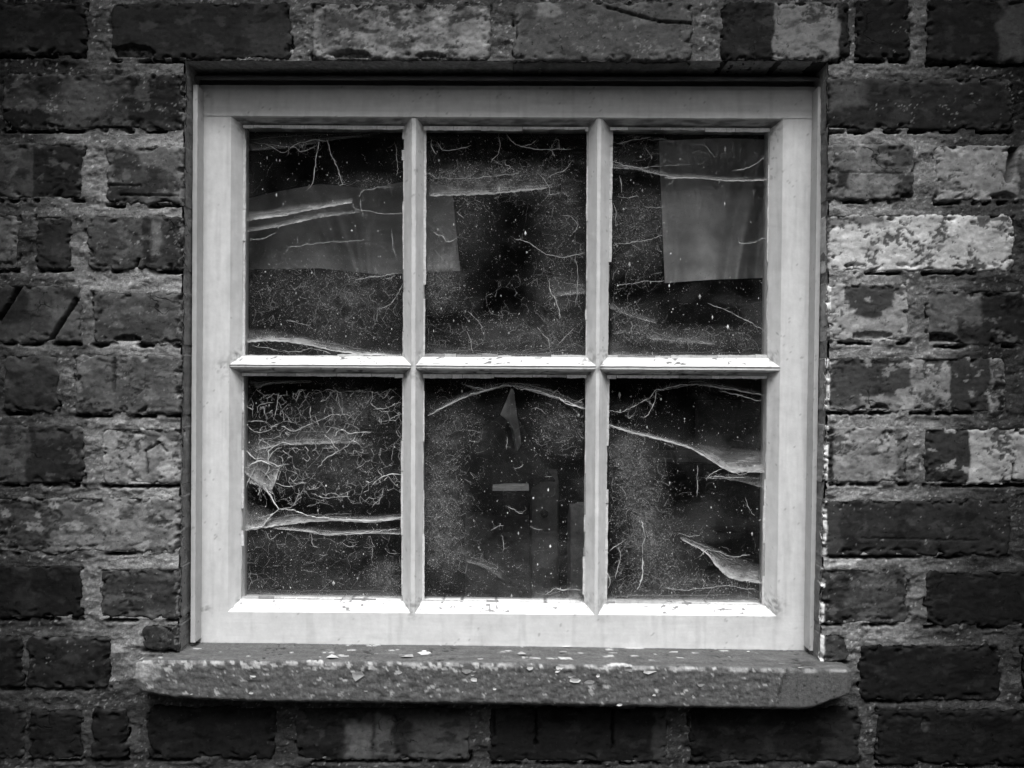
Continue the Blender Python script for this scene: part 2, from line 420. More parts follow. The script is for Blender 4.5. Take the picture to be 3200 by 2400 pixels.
B(232, 577, 1108, 1296, 80, cuts=[(358, 1120, 358, 1225, 7, .003), (236, 1130, 236, 1285, 4, .003)], mott=.45, pits=.2, specks=.4, smear=.3, jamb='L')
B(-300, 266, 1326, 1514, 66, [((88, 1330), (266, 1520), 38, 12), ((120, 1345), (200, 1370), 62, 12)], mott=.35)
B(316, 574, 1335, 1516, 124, [((460, 1345), (574, 1400), 80, 20)], cuts=[(495, 1385, 455, 1410, 3.5, .002), (455, 1410, 462, 1480, 4, .003), (495, 1380, 520, 1410, 3.5, .002)], mott=.6, pits=.35, smear=.3, jamb='L')
B(-10, 570, 1552, 1728, 112, [((-30, 1550), (160, 1740), 58, 60), ((150, 1555), (300, 1660), 80, 60)], mott=.6, pits=.45, jamb='L')
B(-300, 258, 1765, 1932, 26, [((45, 1770), (105, 1925), 38, 18)], mott=.25, smear=.2)
B(310, 568, 1775, 1936, 56, [((310, 1770), (560, 1800), 68, 12)], mott=.5, specks=.6, pits=.15, jamb='L')
B(-260, 74, 1985, 2150, 26, mott=.4)
B(86, 348, 1985, 2150, 34, [((200, 1990), (340, 2060), 42, 30)], mott=.5, specks=.2)
B(446, 606, 1952, 2032, 48, mott=.5, specks=.5, jamb='L')
B(-260, 82, 2205, 2370, 32, mott=.3)
B(88, 262, 2215, 2375, 20, mott=.3)
B(288, 402, 2210, 2372, 22, mott=.3)
# under the sill
B(462, 866, 2206, 2372, 22, mott=.3, smear=.25)
B(922, 1472, 2206, 2378, 40, [((1080, 2260), (1160, 2378), 92, 20), ((1172, 2240), (1230, 2360), 84, 20), ((1285, 2240), (1480, 2378), 68, 40), ((925, 2320), (1060, 2378), 24, 20)], mott=.4, smear=.2)
B(1526, 2086, 2206, 2384, 26, [((2040, 2220), (2090, 2390), 55, 12)], cuts=[(1675, 2205, 1674, 2330, 5, .006), (1916, 2205, 1914, 2340, 5, .006), (1545, 2215, 1545, 2300, 4, .003)], mott=.25, smear=.1)
B(2152, 2688, 2206, 2384, 24, [((2340, 2230), (2400, 2390), 34, 30), ((2560, 2230), (2690, 2390), 40, 40)], mott=.4, smear=.2)
B(2738, 3320, 2214, 2392, 20, chips=[(2890, 2262, 14, 22, .005)], mott=.3, smear=.2)
# right of the window
B(2583, 3166, 242, 408, 34, [((2588, 235), (2700, 350), 72, 30), ((2780, 250), (2850, 405), 44, 10), ((2640, 330), (2780, 410), 38, 12), ((2600, 228), (3160, 262), 52, 10)], chips=[(2635, 408, 50, 14, .010)], mott=.35, specks=.3, jamb='R')
B(2583, 2856, 446, 626, 98, [((2755, 460), (2860, 540), 66, 20), ((2790, 545), (2860, 626), 60, 14), ((2615, 535), (2650, 590), 40, 10)], cuts=[(2590, 538, 2840, 545, 3, .001)], mott=.5, pits=.4, jamb='R')
B(2922, 3420, 452, 630, 132, [((3180, 440), (3400, 640), 88, 10)], cuts=[(3170, 452, 3152, 558, 14, .012)], chips=[(3140, 614, 38, 14, .006)], mott=.3, pits=.3)
B(2581, 3168, 668, 850, 180, [((2590, 672), (2760, 700), 105, 16)], mott=.25, pits=.75, smear=.25, jamb='R')
B(2594, 2840, 884, 1068, 140, [((2640, 890), (2800, 940), 58, 8), ((2655, 900), (2790, 965), 58, 8), ((2672, 900), (2755, 988), 60, 8)], chips=[(2720, 1050, 60, 14, .004)], mott=.3, pits=.3, jamb='R')
B(2896, 3420, 905, 1080, 84, [((3065, 900), (3420, 1090), 34, 18), ((2990, 1015), (3080, 1080), 40, 14)], chips=[(2935, 1060, 55, 20, .010)], mott=.3, pits=.1)
B(2585, 3148, 1114, 1288, 126, [((2575, 1100), (2850, 1240), 58, 9), ((2575, 1200), (2690, 1275), 66, 20), ((2970, 1100), (3094, 1300), 48, 7), ((3105, 1190), (3170, 1290), 22, 10)], chips=[(2750, 1276, 26, 14, .008)], mott=.3, pits=.5, smear=.2, jamb='R')
B(2580, 2840, 1330, 1510, 124, [((2560, 1330), (2604, 1520), 44, 7), ((2800, 1340), (2850, 1500), 92, 14)], mott=.35, pits=.4, smear=.3, jamb='R')
B(2886, 3440, 1336, 1514, 164, [((2870, 1320), (3030, 1530), 42, 6)], chips=[(3180, 1512, 40, 12, .007), (2952, 1508, 20, 8, .007)], cuts=[(3168, 1450, 3164, 1500, 5, .003)], mott=.2, pits=.4, smear=.15)
B(2572, 3158, 1560, 1738, 44, [((2560, 1550), (2622, 1740), 60, 14)], cuts=[(2690, 1680, 3060, 1688, 3, .001)], mott=.25, specks=.15, smear=.2, jamb='R')
B(2564, 2840, 1776, 1950, 62, [((2560, 1780), (2640, 1950), 48, 30)], mott=.6, specks=.6, pits=.35, jamb='R')
B(2890, 3420, 1784, 1958, 30, cuts=[(2875, 1925, 2912, 1956, 8, .007)], mott=.25, smear=.3)
B(2556, 2648, 1985, 2068, 58, mott=.5, specks=.4, jamb='R')
B(2684, 3126, 2014, 2190, 25, cuts=[(3095, 2025, 3150, 2062, 6, .004)], mott=.25, smear=.25)
B(3192, 3600, 2020, 2195, 28, mott=.3)
# ends of courses and courses that lie outside the picture
def ext_row(y0, y1, xs, lo, hi):
    for a in xs:
        B(a, a + 540, y0, y1, random.choice([28, 34, 45, 60, 40]), mott=.4, far=True)
for k, (y0, y1) in enumerate([(8, 172), (228, 406), (446, 624), (668, 842), (890, 1072), (1108, 1290), (1326, 1514), (1552, 1728), (1765, 1932), (1985, 2150), (2205, 2370)]):
    left_end = {0: -360, 1: -55, 2: -350, 3: -310, 4: -360, 5: -55, 6: -360, 7: -70, 8: -360, 9: -320, 10: -320}[k]
    ext_row(y0, y1, [left_end - 540 - j * 605 for j in range(2)], 0, 0)
    rs = {0: 3490, 1: 3225, 2: 3480, 3: 3228, 4: 3480, 5: 3208, 6: 3500, 7: 3216, 8: 3480, 9: 3660, 10: 3380}[k]
    ext_row(y0 + 14, y1 + 16, [rs + j * 605 for j in range(2 if k not in (1, 3, 5, 7) else 2)], 0, 0)
for j, (y0, y1) in enumerate([(-215, -40), (-435, -260), (2432, 2600), (2650, 2820)]):
    ext_row(y0, y1, [-1500 + (280 if j % 2 else 0) + i * 605 for i in range(10)], 0, 0)

def seg_dist(X, Y, x0, y0, x1, y1):
    dx, dy = x1 - x0, y1 - y0
    t = np.clip(((X - x0) * dx + (Y - y0) * dy) / (dx * dx + dy * dy + 1e-9), 0, 1)
    return np.hypot(X - x0 - t * dx, Y - y0 - t * dy)

def make_brick(i, b):
    res = 18.0 if b['far'] else 4.0                     # photo px
    w, h = b['x1'] - b['x0'], b['y1'] - b['y0']
    nx, nz = int(w / res) + 2, int(h / res) + 2
    u = np.linspace(0, 1, nx); v = np.linspace(0, 1, nz)
    u = np.where(True, u, u)
    U, W = np.meshgrid(u, v, indexing='ij')
    px = b['x0'] + U * w; py = b['y0'] + W * h
    sd = i * 7 + 3
    # wandering outline
    oa = 1.0 if b['far'] else 1.0
    lx = 9 * noise(py / 70, sd) + 4 * noise(py / 16, sd + 1); rx_ = 9 * noise(py / 70, sd + 2) + 4 * noise(py / 16, sd + 3)
    if b['jamb'] == 'L': rx_ *= .35
    if b['jamb'] == 'R': lx *= .35
    ty = 9 * noise(px / 110, sd + 4) + 5 * noise(px / 24, sd + 5); by = 9 * noise(px / 110, sd + 6) + 6 * noise(px / 24, sd + 7)
    jx, jy = px.copy(), py.copy()
    px = px + lx * (1 - U) + rx_ * U; py = py + ty * (1 - W) + by * W
    # follow the leaning arris of the opening
    if b['jamb'] == 'L': px = px + (xl(py) - b['x1']) * U
    if b['jamb'] == 'R': px = px + (xr(py) - b['x0']) * (1 - U)
    eL = U * w; eR = (1 - U) * w; eT = W * h; eB = (1 - W) * h
    e = np.minimum(np.minimum(eL, eR), np.minimum(eT, eB))
    ea, eb = np.minimum(eL, eR), np.minimum(eT, eB)
    rc = 24 + 14 * float(noise(sd * .7, 3.0))
    ec = np.where((ea < rc) & (eb < rc), rc - np.hypot(rc - ea, rc - eb), e)
    if b['jamb'] == 'L': ec = np.where(eR < rc, e, ec)
    if b['jamb'] == 'R': ec = np.where(eL < rc, e, ec)
    ec = ec + 9 * fbm(px / 30, py / 26, sd + 15, 4) * np.clip(1 - e / 34, 0, 1)
    rad = 11 + 5 * noise(px / 40, py / 40, sd)
    t = np.clip(1 - ec / rad, 0, 1)
    dep = 0.0040 * (1 - np.sqrt(np.clip(1 - t * t, 0, 1))) + .0006 * np.clip(-ec, 0, 14)
    q1 = fbm(px / 90, py / 60, sd, 3); q2 = fbm(px / 22, py / 16, sd + 9, 3)
    dep = dep + 0.0013 * q1 + 0.0010 * q2 * (.3 + b['mott'])
    ch = np.clip(fbm(px / 34, py / 24, sd + 20, 4) - .10, 0, 1) * np.clip(1 - e / 34, 0, 1)
    dep = dep + 0.020 * ch
    tone = T(b['v']) * np.exp(b['mott'] * 1.35 * fbm(px / 75, py / 50, sd + 30, 4)) * np.exp(b['mott'] * .8 * fbm(px / 14, py / 11, sd + 31, 3))
    wx = px + 26 * fbm(px / 60, py / 60, sd + 40, 3); wy = py + 22 * fbm(px / 60, py / 60, sd + 44, 3)
    for (ax, ay), (bx, by_), pv, soft in b['patches']:
        sw = min(soft, 14) / 14.0
        X = px * (1 - sw) + wx * sw; Y = py * (1 - sw) + wy * sw
        X = X + 2.2 * noise(px / 7, py / 7, sd + 3)
        d = np.minimum(np.minimum(X - ax, bx - X), np.minimum(Y - ay, by_ - Y))
        m = sstep(-soft * .5, soft * .5, d) * .96
        tone = tone * (1 - m) + m * T(pv) * np.exp(b['mott'] * .45 * fbm(px / 50, py / 50, sd + 50, 4))
    lw = sstep(.17, .27, fbm(px / 70, py / 45, sd + 100, 5, 0, .6) + .12 * (b['mott'] - .35)) * (.25 + .5 * b['mott'])      # lime wash left in patches
    lw = np.clip(lw, 0, .5); tone = tone * (1 - lw) + lw * T(b['v'] * 1.25 + 22)
    so = sstep(.14, .32, fbm(px / 90, py / 40, sd + 110, 5, 0, .6)) * (.35 + .4 * b['mott']); tone = tone * (1 - np.clip(so, 0, .65))   # soot and damp stains
    if b['pits']:
        pn = fbm(px / 20, py / 15, sd + 60, 4, 0, .6); lo = fbm(px / 110, py / 90, sd + 61, 2)
        m = sstep(.20, .32, pn + .8 * lo - .06 + .22 * (b['pits'] - .5)) * .85
        tone = tone * (1 - m) + m * np.minimum(tone * .35, .05); dep = dep + .0009 * m
    if b['specks']:
        sn = fbm(px / 13, py / 12, sd + 70, 3, 0, .75); lo = fbm(px / 70, py / 60, sd + 71, 3)
        m = sstep(.34, .5, sn + .5 * lo - .14 + .15 * b['specks']) * .6
        tone = tone * (1 - m) + m * T(140)
    # lime left on the edges
    sm = sstep(.05, .4, fbm(px / 45, py / 30, sd + 80, 3) + .25 * (b['smear'] - .5)) * np.clip(1 - e / (26 * b['smear'] + 8), 0, 1) * b['smear'] * 1.3
    sm = np.clip(sm, 0, 1); tone = tone * (1 - sm) + sm * T(min(118, 60 + b['v']))
    dirt = np.clip(1 - e / 7, 0, 1) * .35; tone = tone * (1 - dirt)
    for (x0, y0, x1, y1, wd, dp) in b['cuts']:
        dd = seg_dist(px + 5 * noise(px / 18, py / 18, sd), py + 4 * noise(px / 14, py / 14, sd + 1), x0, y0, x1, y1)
        m = sstep(wd * 1.15, wd * .45, dd); dep = dep + dp * m
        tone = tone * (1 - .55 * m)
    for (cx, cy, rx, ry, dp) in b['chips']:
        dd = np.hypot((px - cx) / rx, (py - cy) / ry) + .35 * fbm(px / 20, py / 16, sd + 90, 3)
        m = sstep(1.02, .9, dd); dep = dep + m * dp * (.55 + .45 * W) * (1 + .6 * fbm(px / 12, py / 9, sd + 91, 3))
        tone = tone * (1 - m) + m * np.maximum(T(max(b['v'], 52)), .03) * np.exp(.6 * fbm(px / 10, py / 8, sd + 92, 3))
    if b['jamb'] == 'R' and 850 < b['y0'] < 2000:                # slips of old white paint along the arris
        edge = np.abs(eL - 5 - 4 * noise(py / 40, sd + 5)); nn = fbm(py / 70, sd * 1.3, 0, 2) + .25 * fbm(px / 9, py / 9, sd + 6, 2)
        m = sstep(7.5, 4.5, edge) * sstep(-.14, -.02, nn); tone = tone * (1 - m) + m * .72
    if b['jamb'] == 'L':
        m = sstep(22, 12, eR) * sstep(.05, .25, fbm(px / 10, py / 18, sd + 6, 3)) * .6; tone = tone * (1 - m) + m * T(125)
    off = rng.normal(0, .0007); tx = rng.normal(0, .004); tz = rng.normal(0, .006)
    cxp, cyp = (b['x0'] + b['x1']) / 2, (b['y0'] + b['y1']) / 2
    dep = dep + off + (px - cxp) * S * tx + (py - cyp) * S * tz - 0.0012
    P = np.stack([(px - 1600) * S, dep, (1200 - py) * S], -1)
    V = [P.reshape(-1, 3)]; F = [gridF(nx, nz)[:, ::-1]]; Tn = [tone.ravel()]
    # side faces run back into the wall
    idx = np.arange(nx * nz).reshape(nx, nz)
    ring = np.concatenate([idx[:, 0], idx[-1, 1:], idx[::-1, -1][1:], idx[0, ::-1][1:]])
    R0 = V[0][ring[:-1]]; m = len(R0); base = nx * nz
    steps = [.006, .014, .022, .032, .046, .064] if not b['far'] else [.06]
    prev = ring[:-1]; n0 = base
    dirs = np.zeros_like(R0)
    for k, s in enumerate(steps):
        Rk = R0.copy(); Rk[:, 1] = s + 0 * Rk[:, 1]
        wob = .0006 * noise(R0[:, 0] * 90, R0[:, 2] * 90 + s * 80, sd)
        Rk[:, 0] += wob; Rk[:, 2] += wob
        tk = T(b['v'] * .95 + 8) * np.exp(.5 * fbm(R0[:, 0] * 60, R0[:, 2] * 60, s * 100 + sd, 3))
        if b['jamb'] == 'R':
            tk = np.where(R0[:, 0] < R0[:, 0].min() + .002, T(max(118, b['v'] * .8 + 40)) * np.exp(.5 * fbm(R0[:, 2] * 40, s * 120, sd, 3)), tk)
        if b['jamb'] == 'L':
            tk = np.where(R0[:, 0] > R0[:, 0].max() - .002, T(118) * np.exp(.5 * fbm(R0[:, 2] * 40, s * 120, sd, 3)), tk)
        V.append(Rk); Tn.append(tk)
        cur = np.arange(n0, n0 + m)
        F.append(np.stack([prev, cur, np.roll(cur, -1), np.roll(prev, -1)], -1)); prev = cur; n0 += m
    org = ((cxp - 1600) * S, 0, (1200 - cyp) * S)
    return build('brick', np.concatenate(V), np.concatenate(F), np.concatenate(Tn), M_BRICK, parent=wall, origin=org)
for i, b in enumerate(BR):
    make_brick(i, b)

# ---- mortar: one lumpy sheet the bricks push through, with cracks opened under the bricks
def mortar_sheet(x0, x1, y0, y1, res):
    nx, nz = int((x1 - x0) / res) + 1, int((y1 - y0) / res) + 1
    X, Y = np.meshgrid(np.linspace(x0, x1, nx), np.linspace(y0, y1, nz), indexing='ij')
    ins = np.full(X.shape, -60.0); gro = np.zeros(X.shape)
    wob = 5 * noise(X / 30, Y / 30, 3.3) + 3 * noise(X / 9, Y / 9, 8.1)
    for i, b in enumerate(BR):
        i0 = np.searchsorted(X[:, 0], b['x0'] - 60); i1 = np.searchsorted(X[:, 0], b['x1'] + 60)
        j0 = np.searchsorted(Y[0], b['y0'] - 60); j1 = np.searchsorted(Y[0], b['y1'] + 60)
        if i1 <= i0 or j1 <= j0: continue
        xs, ys = X[i0:i1, j0:j1], Y[i0:i1, j0:j1]
        d = np.minimum(np.minimum(xs - b['x0'], b['x1'] - xs), np.minimum(ys - b['y0'], b['y1'] - ys))
        ins[i0:i1, j0:j1] = np.maximum(ins[i0:i1, j0:j1], d)
        yb = b['y1'] + 3 + wob[i0:i1, j0:j1]
        inx = sstep(-6, 6, np.minimum(xs - b['x0'], b['x1'] - xs))
        run = sstep(-.12, .12, noise(xs / 85, i * 3.7, 1.0) + .35 * noise(xs / 22, i * 3.7, 2.0))
        g = sstep(7.5, 3, np.abs(ys - yb)) * inx * run
        xe = np.where(np.abs(xs - b['x0']) < np.abs(xs - b['x1']), b['x0'], b['x1'])
        g2 = sstep(5, 2, np.abs(xs - xe + wob[i0:i1, j0:j1])) * sstep(-4, 4, np.minimum(ys - b['y0'], b['y1'] - ys)) * sstep(.18, .34, noise(ys / 50, i * 5.1 + xe / 100, 2.0)) * .7
        gro[i0:i1, j0:j1] = np.maximum(gro[i0:i1, j0:j1], np.maximum(g, g2))
    coarse = sstep(470, 330, Y)                     # the upper joints are washed out and pebbly
    low = fbm(X / 70, Y / 45, 1.5, 3, 2); mid = fbm(X / 12, Y / 11, 4.5, 3, 5)
    y = .0009 + .0012 * low + .0009 * mid * (1 + 1.4 * coarse) + .0016 * coarse
    y += np.clip(-ins - 8, 0, 20) / 20 * .0006
    y += gro * .011
    lip = sstep(.02, .3, fbm(X / 60, Y / 22, 12.4, 4, 0, .6)); y -= .0012 * lip * sstep(4, -14, ins)
    y += np.clip(ins - 8, 0, 30) / 30 * .03
    over = noise(X / 80, Y / 50, 6.6) + .3 * fbm(X / 24, Y / 18, 1.6, 3)
    y -= np.clip(over - .02, 0, .5) * .0055 * sstep(26, 0, ins)
    far_ = np.maximum(np.maximum(xl(Y) - X, X - xr(Y)), np.maximum((OT - Y) * 1.3, (Y - 1790) * 1.15))     # distance out from the opening, drives the painted edge darkening
    edge_dark = sstep(120, 560, far_ + 190 * fbm(X / 300, Y / 160, 3.7, 3))  # weight of the vignette darkening painted into the mortar, noisy border
    v = 126 - 66 * edge_dark + 32 * fbm(X / 160, Y / 60, 7.7, 3) - 30 * coarse
    tone = T(v) * np.exp(.75 * fbm(X / 34, Y / 11, 9.9, 5, 0, .65)) * np.exp(.4 * fbm(X / 8, Y / 7, 5.9, 2))
    wl = sstep(.36, .46, fbm(X / 13, Y / 11, 3.1, 3, 7) + .25 * noise(X / 140, Y / 140, 4.4)) * .8
    wl = wl * (1 - .6 * edge_dark); tone = tone * (1 - wl) + wl * T(178)
    dk = sstep(.25, .5, fbm(X / 50, Y / 30, 2.2, 3, 21)) * .45; tone *= (1 - dk)
    tone *= 1 - .5 * gro
    Xc, Yc, Ic = [(a[:-1, :-1] + a[1:, 1:]) / 2 for a in (X, Y, ins)]
    keep = ~((Xc > xl(Yc) - 5) & (Xc < xr(Yc) + 5) & (Yc > OT - 3) & (Yc < OB)) & (Ic < 30)
    F = gridF(nx, nz)[:, ::-1][keep.ravel()]
    V = np.stack([(X - 1600) * S, y, (1200 - Y) * S], -1).reshape(-1, 3)
    used = np.zeros(len(V), bool); used[F.ravel()] = True
    re = np.cumsum(used) - 1
    return V[used], re[F], tone.ravel()[used]
V1, F1, T1 = mortar_sheet(-40, 3240, -24, 2424, 4.6)
build('mortar', V1, F1, T1, M_MORTAR, parent=wall, origin=(0, 0, 0))
for (a, b_, c_, d) in [(-1500, -40, -440, 2830), (3240, 4700, -440, 2830), (-40, 3240, -440, -24), (-40, 3240, 2424, 2830)]:
    V1, F1, T1 = mortar_sheet(a, b_, c_, d, 14)
    build('mortar', V1, F1, T1, M_MORTAR, parent=wall)
# mortar in the jambs and soffit of the opening
def strip(fn, s0, s1, nu):
    u = np.linspace(s0, s1, nu); dd = np.linspace(.0015, .066, 16)
    Uu, Dd = np.meshgrid(u, dd, indexing='ij')
    P = fn(Uu, Dd, 1.2 + 3.5 * fbm(Uu / 30, Dd * 200, 2.0, 3))
    tone = T(120) * np.exp(.6 * fbm(Uu / 20, Dd * 400, 5.0, 3))
    return P.reshape(-1, 3), gridF(nu, 16), tone.ravel()
for fn in (lambda u, d, n: np.stack([(xl(u) - n - 1600) * S, d, (1200 - u) * S], -1),
           lambda u, d, n: np.stack([(xr(u) + n - 1600) * S, d, (1200 - u) * S], -1)):
    V1, F1, T1 = strip(fn, OT - 10, OB + 30, 420); build('mortar', V1, F1, T1, M_MORTAR, parent=wall)
V1, F1, T1 = strip(lambda u, d, n: np.stack([(u - 1600) * S, d, (1200 - (OT - n)) * S], -1), 570, 2595, 460)
build('mortar', V1, F1, T1, M_MORTAR, parent=wall)
# rough core behind the facing bricks
p = Patches()
xa, xb, za, zb = (555 - 1600) * S, (2600 - 1600) * S, (1200 - (OT - 8)) * S, (1200 - 2120) * S
for lo, hi in [((-1.12, .045, GZ), (xa, .10, .78)), ((xb, .045, GZ), (1.12, .10, .78)), ((xa + .0005, .046, za), (xb - .0005, .099, .779)), ((xa + .0005, .046, GZ + .001), (xb - .0005, .099, zb))]:
    p.box(lo, hi, .2)
V, F = p.get(); build('wall_core', V, F, 0.06, M_MORTAR, parent=wall)

# ================================================================== WINDOW
FD, GD = 0.040, 0.053        # depth of the sash face and of the glazing rebate
VL = dict(out_l=(620, 613), in_l=(722, 712), g0a=(760, 752), g0b=(1264, 1259), b1a=(1287, 1283), b1b=(1300, 1297), g1a=(1324, 1319),
          g1b=(1840, 1828), b2a=(1867, 1857), b2b=(1879, 1869), g2a=(1907, 1889), g2b=(2407, 2389), in_r=(2448, 2428), out_r=(2553, 2529))
HL = dict(top=(266, 271), rt=(362, 370), gt=(393, 404), gm0=(1113, 1119), m0=(1139, 1147), m1=(1146, 1157), gm1=(1168, 1178), gb=(1872, 1893), rb=(1912, 1926), bot=(2009, 2032))
def cross(vn, hn):
    x0, x1 = VL[vn] if isinstance(vn, str) else vn
    y0, y1 = HL[hn] if isinstance(hn, str) else hn
    x, y = x0, y0
    for _ in range(3):
        x = x0 + (x1 - x0) * (y - 362) / 1550.0
        y = y0 + (y1 - y0) * (x - 720) / 1720.0
    return x, y
def C(vn, hn, d):
    return PX(*cross(vn, hn), d)
GRIME = [(c_[0] + random.uniform(-8, 8), c_[1] + random.uniform(-8, 8), random.uniform(12, 34)) for v_ in ('g0a', 'g0b', 'g1a', 'g1b', 'g2a', 'g2b') for h_ in ('gt', 'gm0', 'gm1', 'gb') for c_ in [cross(v_, h_)]]
GRIME += [(646, 1905, 16), (640, 300, 16), (700, 1150, 26), (1295, 1150, 18), (1873, 1152, 18), (2420, 1895, 30), (1290, 1905, 26)]
window = empty('window', tuple(PX(1585, 2020, FD)), 'small white painted six pane casement window with flaking putty and cobwebs over dusty glass', 'window')
window['kind'] = 'thing'
def member(name, quads, base=.64, flake=0, under=0, label=None, parent=window, boxes=()):
    p = Patches()
    for q in quads: p.quad(*q, 0.0021)
    for lo, hi in boxes: p.box(lo, hi, .01)
    V, F = p.get()
    sd = len(name) + len(quads)
    nz = np.stack([fbm(V[:, 0] * 35, V[:, 1] * 35, V[:, 2] * 35, 3, 3), fbm(V[:, 0] * 35, V[:, 1] * 35, V[:, 2] * 35, 3, 9), fbm(V[:, 0] * 35, V[:, 1] * 35, V[:, 2] * 35, 3, 15)], -1)
    px = V[:, 0] / S; pz = V[:, 2] / S
    tone = base * (1 + .10 * fbm(px / 120, pz / 200, V[:, 1] * 60, 4) + .05 * fbm(px / 14, pz / 40, V[:, 1] * 60, 3))
    up_ = name in ('stile', 'frame_jamb') or (name == 'glazing_bar' and not flake)
    br_s = fbm(px / 8, pz / 170, 3.0, 3, 0, .6) if up_ else fbm(px / 170, pz / 8, 3.0, 3, 0, .6)     # brush marks
    tone = tone * (1 + .10 * br_s)
    drip = sstep(.10, .4, fbm(px / 26, pz / 320, 6.0, 4)) * .10; tone = tone * (1 - drip)            # rain streaks
    chip = sstep(.60, .66, fbm(px / 16, pz / 16, V[:, 1] * 120, 3, 0, .6) + .45 * noise(px / 210, pz / 210, 5.0)); tone = tone * (1 - .35 * chip)
    sp = sstep(.50, .62, noise(px / 9, pz / 9, V[:, 1] * 500)) * sstep(.05, .25, noise(px / 200, pz / 200, 3)); tone *= 1 - .45 * sp
    for (gx, gy, gr) in GRIME:
        d_ = np.hypot(px * D / (D + V[:, 1]) + 1600 - gx, 1200 - pz * D / (D + V[:, 1]) - gy)
        tone = tone * (1 - .6 * np.exp(-(d_ / gr) ** 2) * sstep(-.2, .4, fbm(px / 12, pz / 12, V[:, 1] * 90, 3)))
    if flake:
        bev = sstep(FD + .0012, FD + .003, V[:, 1])
        fl = sstep(.30, .40, fbm(px / 22, pz / 9, 2.0, 4) + .8 * noise(px / 150, 3.0, 1.0)) * bev
        tone = tone * (1 - fl) + fl * .13
        tone *= 1 + .12 * bev
    if under:                                    # shade of the down-facing bevels put into the paint, with grey streaks
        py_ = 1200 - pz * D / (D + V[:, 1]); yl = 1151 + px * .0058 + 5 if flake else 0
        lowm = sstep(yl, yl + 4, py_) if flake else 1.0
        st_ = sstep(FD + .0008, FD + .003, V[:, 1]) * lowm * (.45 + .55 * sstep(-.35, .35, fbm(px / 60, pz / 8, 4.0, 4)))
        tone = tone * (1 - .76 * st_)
    V2 = V + nz * .00035
    return build(name, V2, F, tone, M_PAINT, parent=parent, label=label)
LD = GD + .022
def face(v0, v1, h0, h1, d=FD):
    return (C(v0, h1, d), C(v1, h1, d), C(v1, h0, d), C(v0, h0, d))
def bevel_v(vf, vg, hf0, hg0, hf1, hg1, flip):
    q = (C(vf, hf0, FD), C(vf, hf1, FD), C(vg, hg1, GD), C(vg, hg0, GD))
    lip = (C(vg, hg0, GD), C(vg, hg1, GD), C(vg, hg1, GD) + (0, .022, 0), C(vg, hg0, GD) + (0, .022, 0))
    return [q, lip] if not flip else [q[::-1], lip[::-1]]
def bevel_h(hf, hg, vf0, vg0, vf1, vg1, flip):
    q = (C(vf0, hf, FD), C(vf1, hf, FD), C(vg1, hg, GD), C(vg0, hg, GD))
    lip = (C(vg0, hg, GD), C(vg1, hg, GD), C(vg1, hg, GD) + (0, .022, 0), C(vg0, hg, GD) + (0, .022, 0))
    return [q, lip] if not flip else [q[::-1], lip[::-1]]
def side(a, b, dep=.04): a = np.asarray(a); b = np.asarray(b); return (a, b, b + (0, dep, 0), a + (0, dep, 0))
ROWS = [('rt', 'gt', 'm0', 'gm0'), ('m1', 'gm1', 'rb', 'gb')]
COLS = [('in_l', 'g0a', 'b1a', 'g0b'), ('b1b', 'g1a', 'b2a', 'g1b'), ('b2b', 'g2a', 'in_r', 'g2b')]
# stiles
q = [face('out_l', 'in_l', 'rt', 'rb'), side(C('out_l', 'rt', FD), C('out_l', 'rb', FD))]
for (f0, g0, f1, g1) in ROWS: q += bevel_v('in_l', 'g0a', f0, g0, f1, g1, False)
member('stile', q)
q = [face('in_r', 'out_r', 'rt', 'rb'), side(C('out_r', 'rt', FD), C('out_r', 'rb', FD))]
for (f0, g0, f1, g1) in ROWS: q += bevel_v('in_r', 'g2b', f0, g0, f1, g1, True)
member('stile', q)
# rails, run through over the stiles with a hairline step
q = [face('out_l', 'out_r', 'top', 'rt', FD - .0006), side(C('out_l', 'top', FD), C('out_r', 'top', FD))]
for (f0, g0, f1, g1) in COLS: q += bevel_h('rt', 'gt', f0, g0, f1, g1, True)
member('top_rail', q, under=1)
q = [face('out_l', 'out_r', 'rb', 'bot', FD - .0006), side(C('out_l', 'bot', FD), C('out_r', 'bot', FD))]
for (f0, g0, f1, g1) in COLS: q += bevel_h('rb', 'gb', f0, g0, f1, g1, False)
member('bottom_rail', q, flake=1)
# glazing bars
for (fa, ga, fb, gb) in (('b1a', 'g0b', 'b1b', 'g1a'), ('b2a', 'g1b', 'b2b', 'g2a')):
    q = [face(fa, fb, 'rt', 'rb', FD + .0006)]
    for (f0, g0, f1, g1) in ROWS: q += bevel_v(fa, ga, f0, g0, f1, g1, True) + bevel_v(fb, gb, f0, g0, f1, g1, False)
    member('glazing_bar', q)
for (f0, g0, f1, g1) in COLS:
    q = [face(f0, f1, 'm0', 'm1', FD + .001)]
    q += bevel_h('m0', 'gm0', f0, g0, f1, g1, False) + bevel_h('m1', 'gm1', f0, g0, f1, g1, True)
    member('glazing_bar', q, flake=1, under=1)
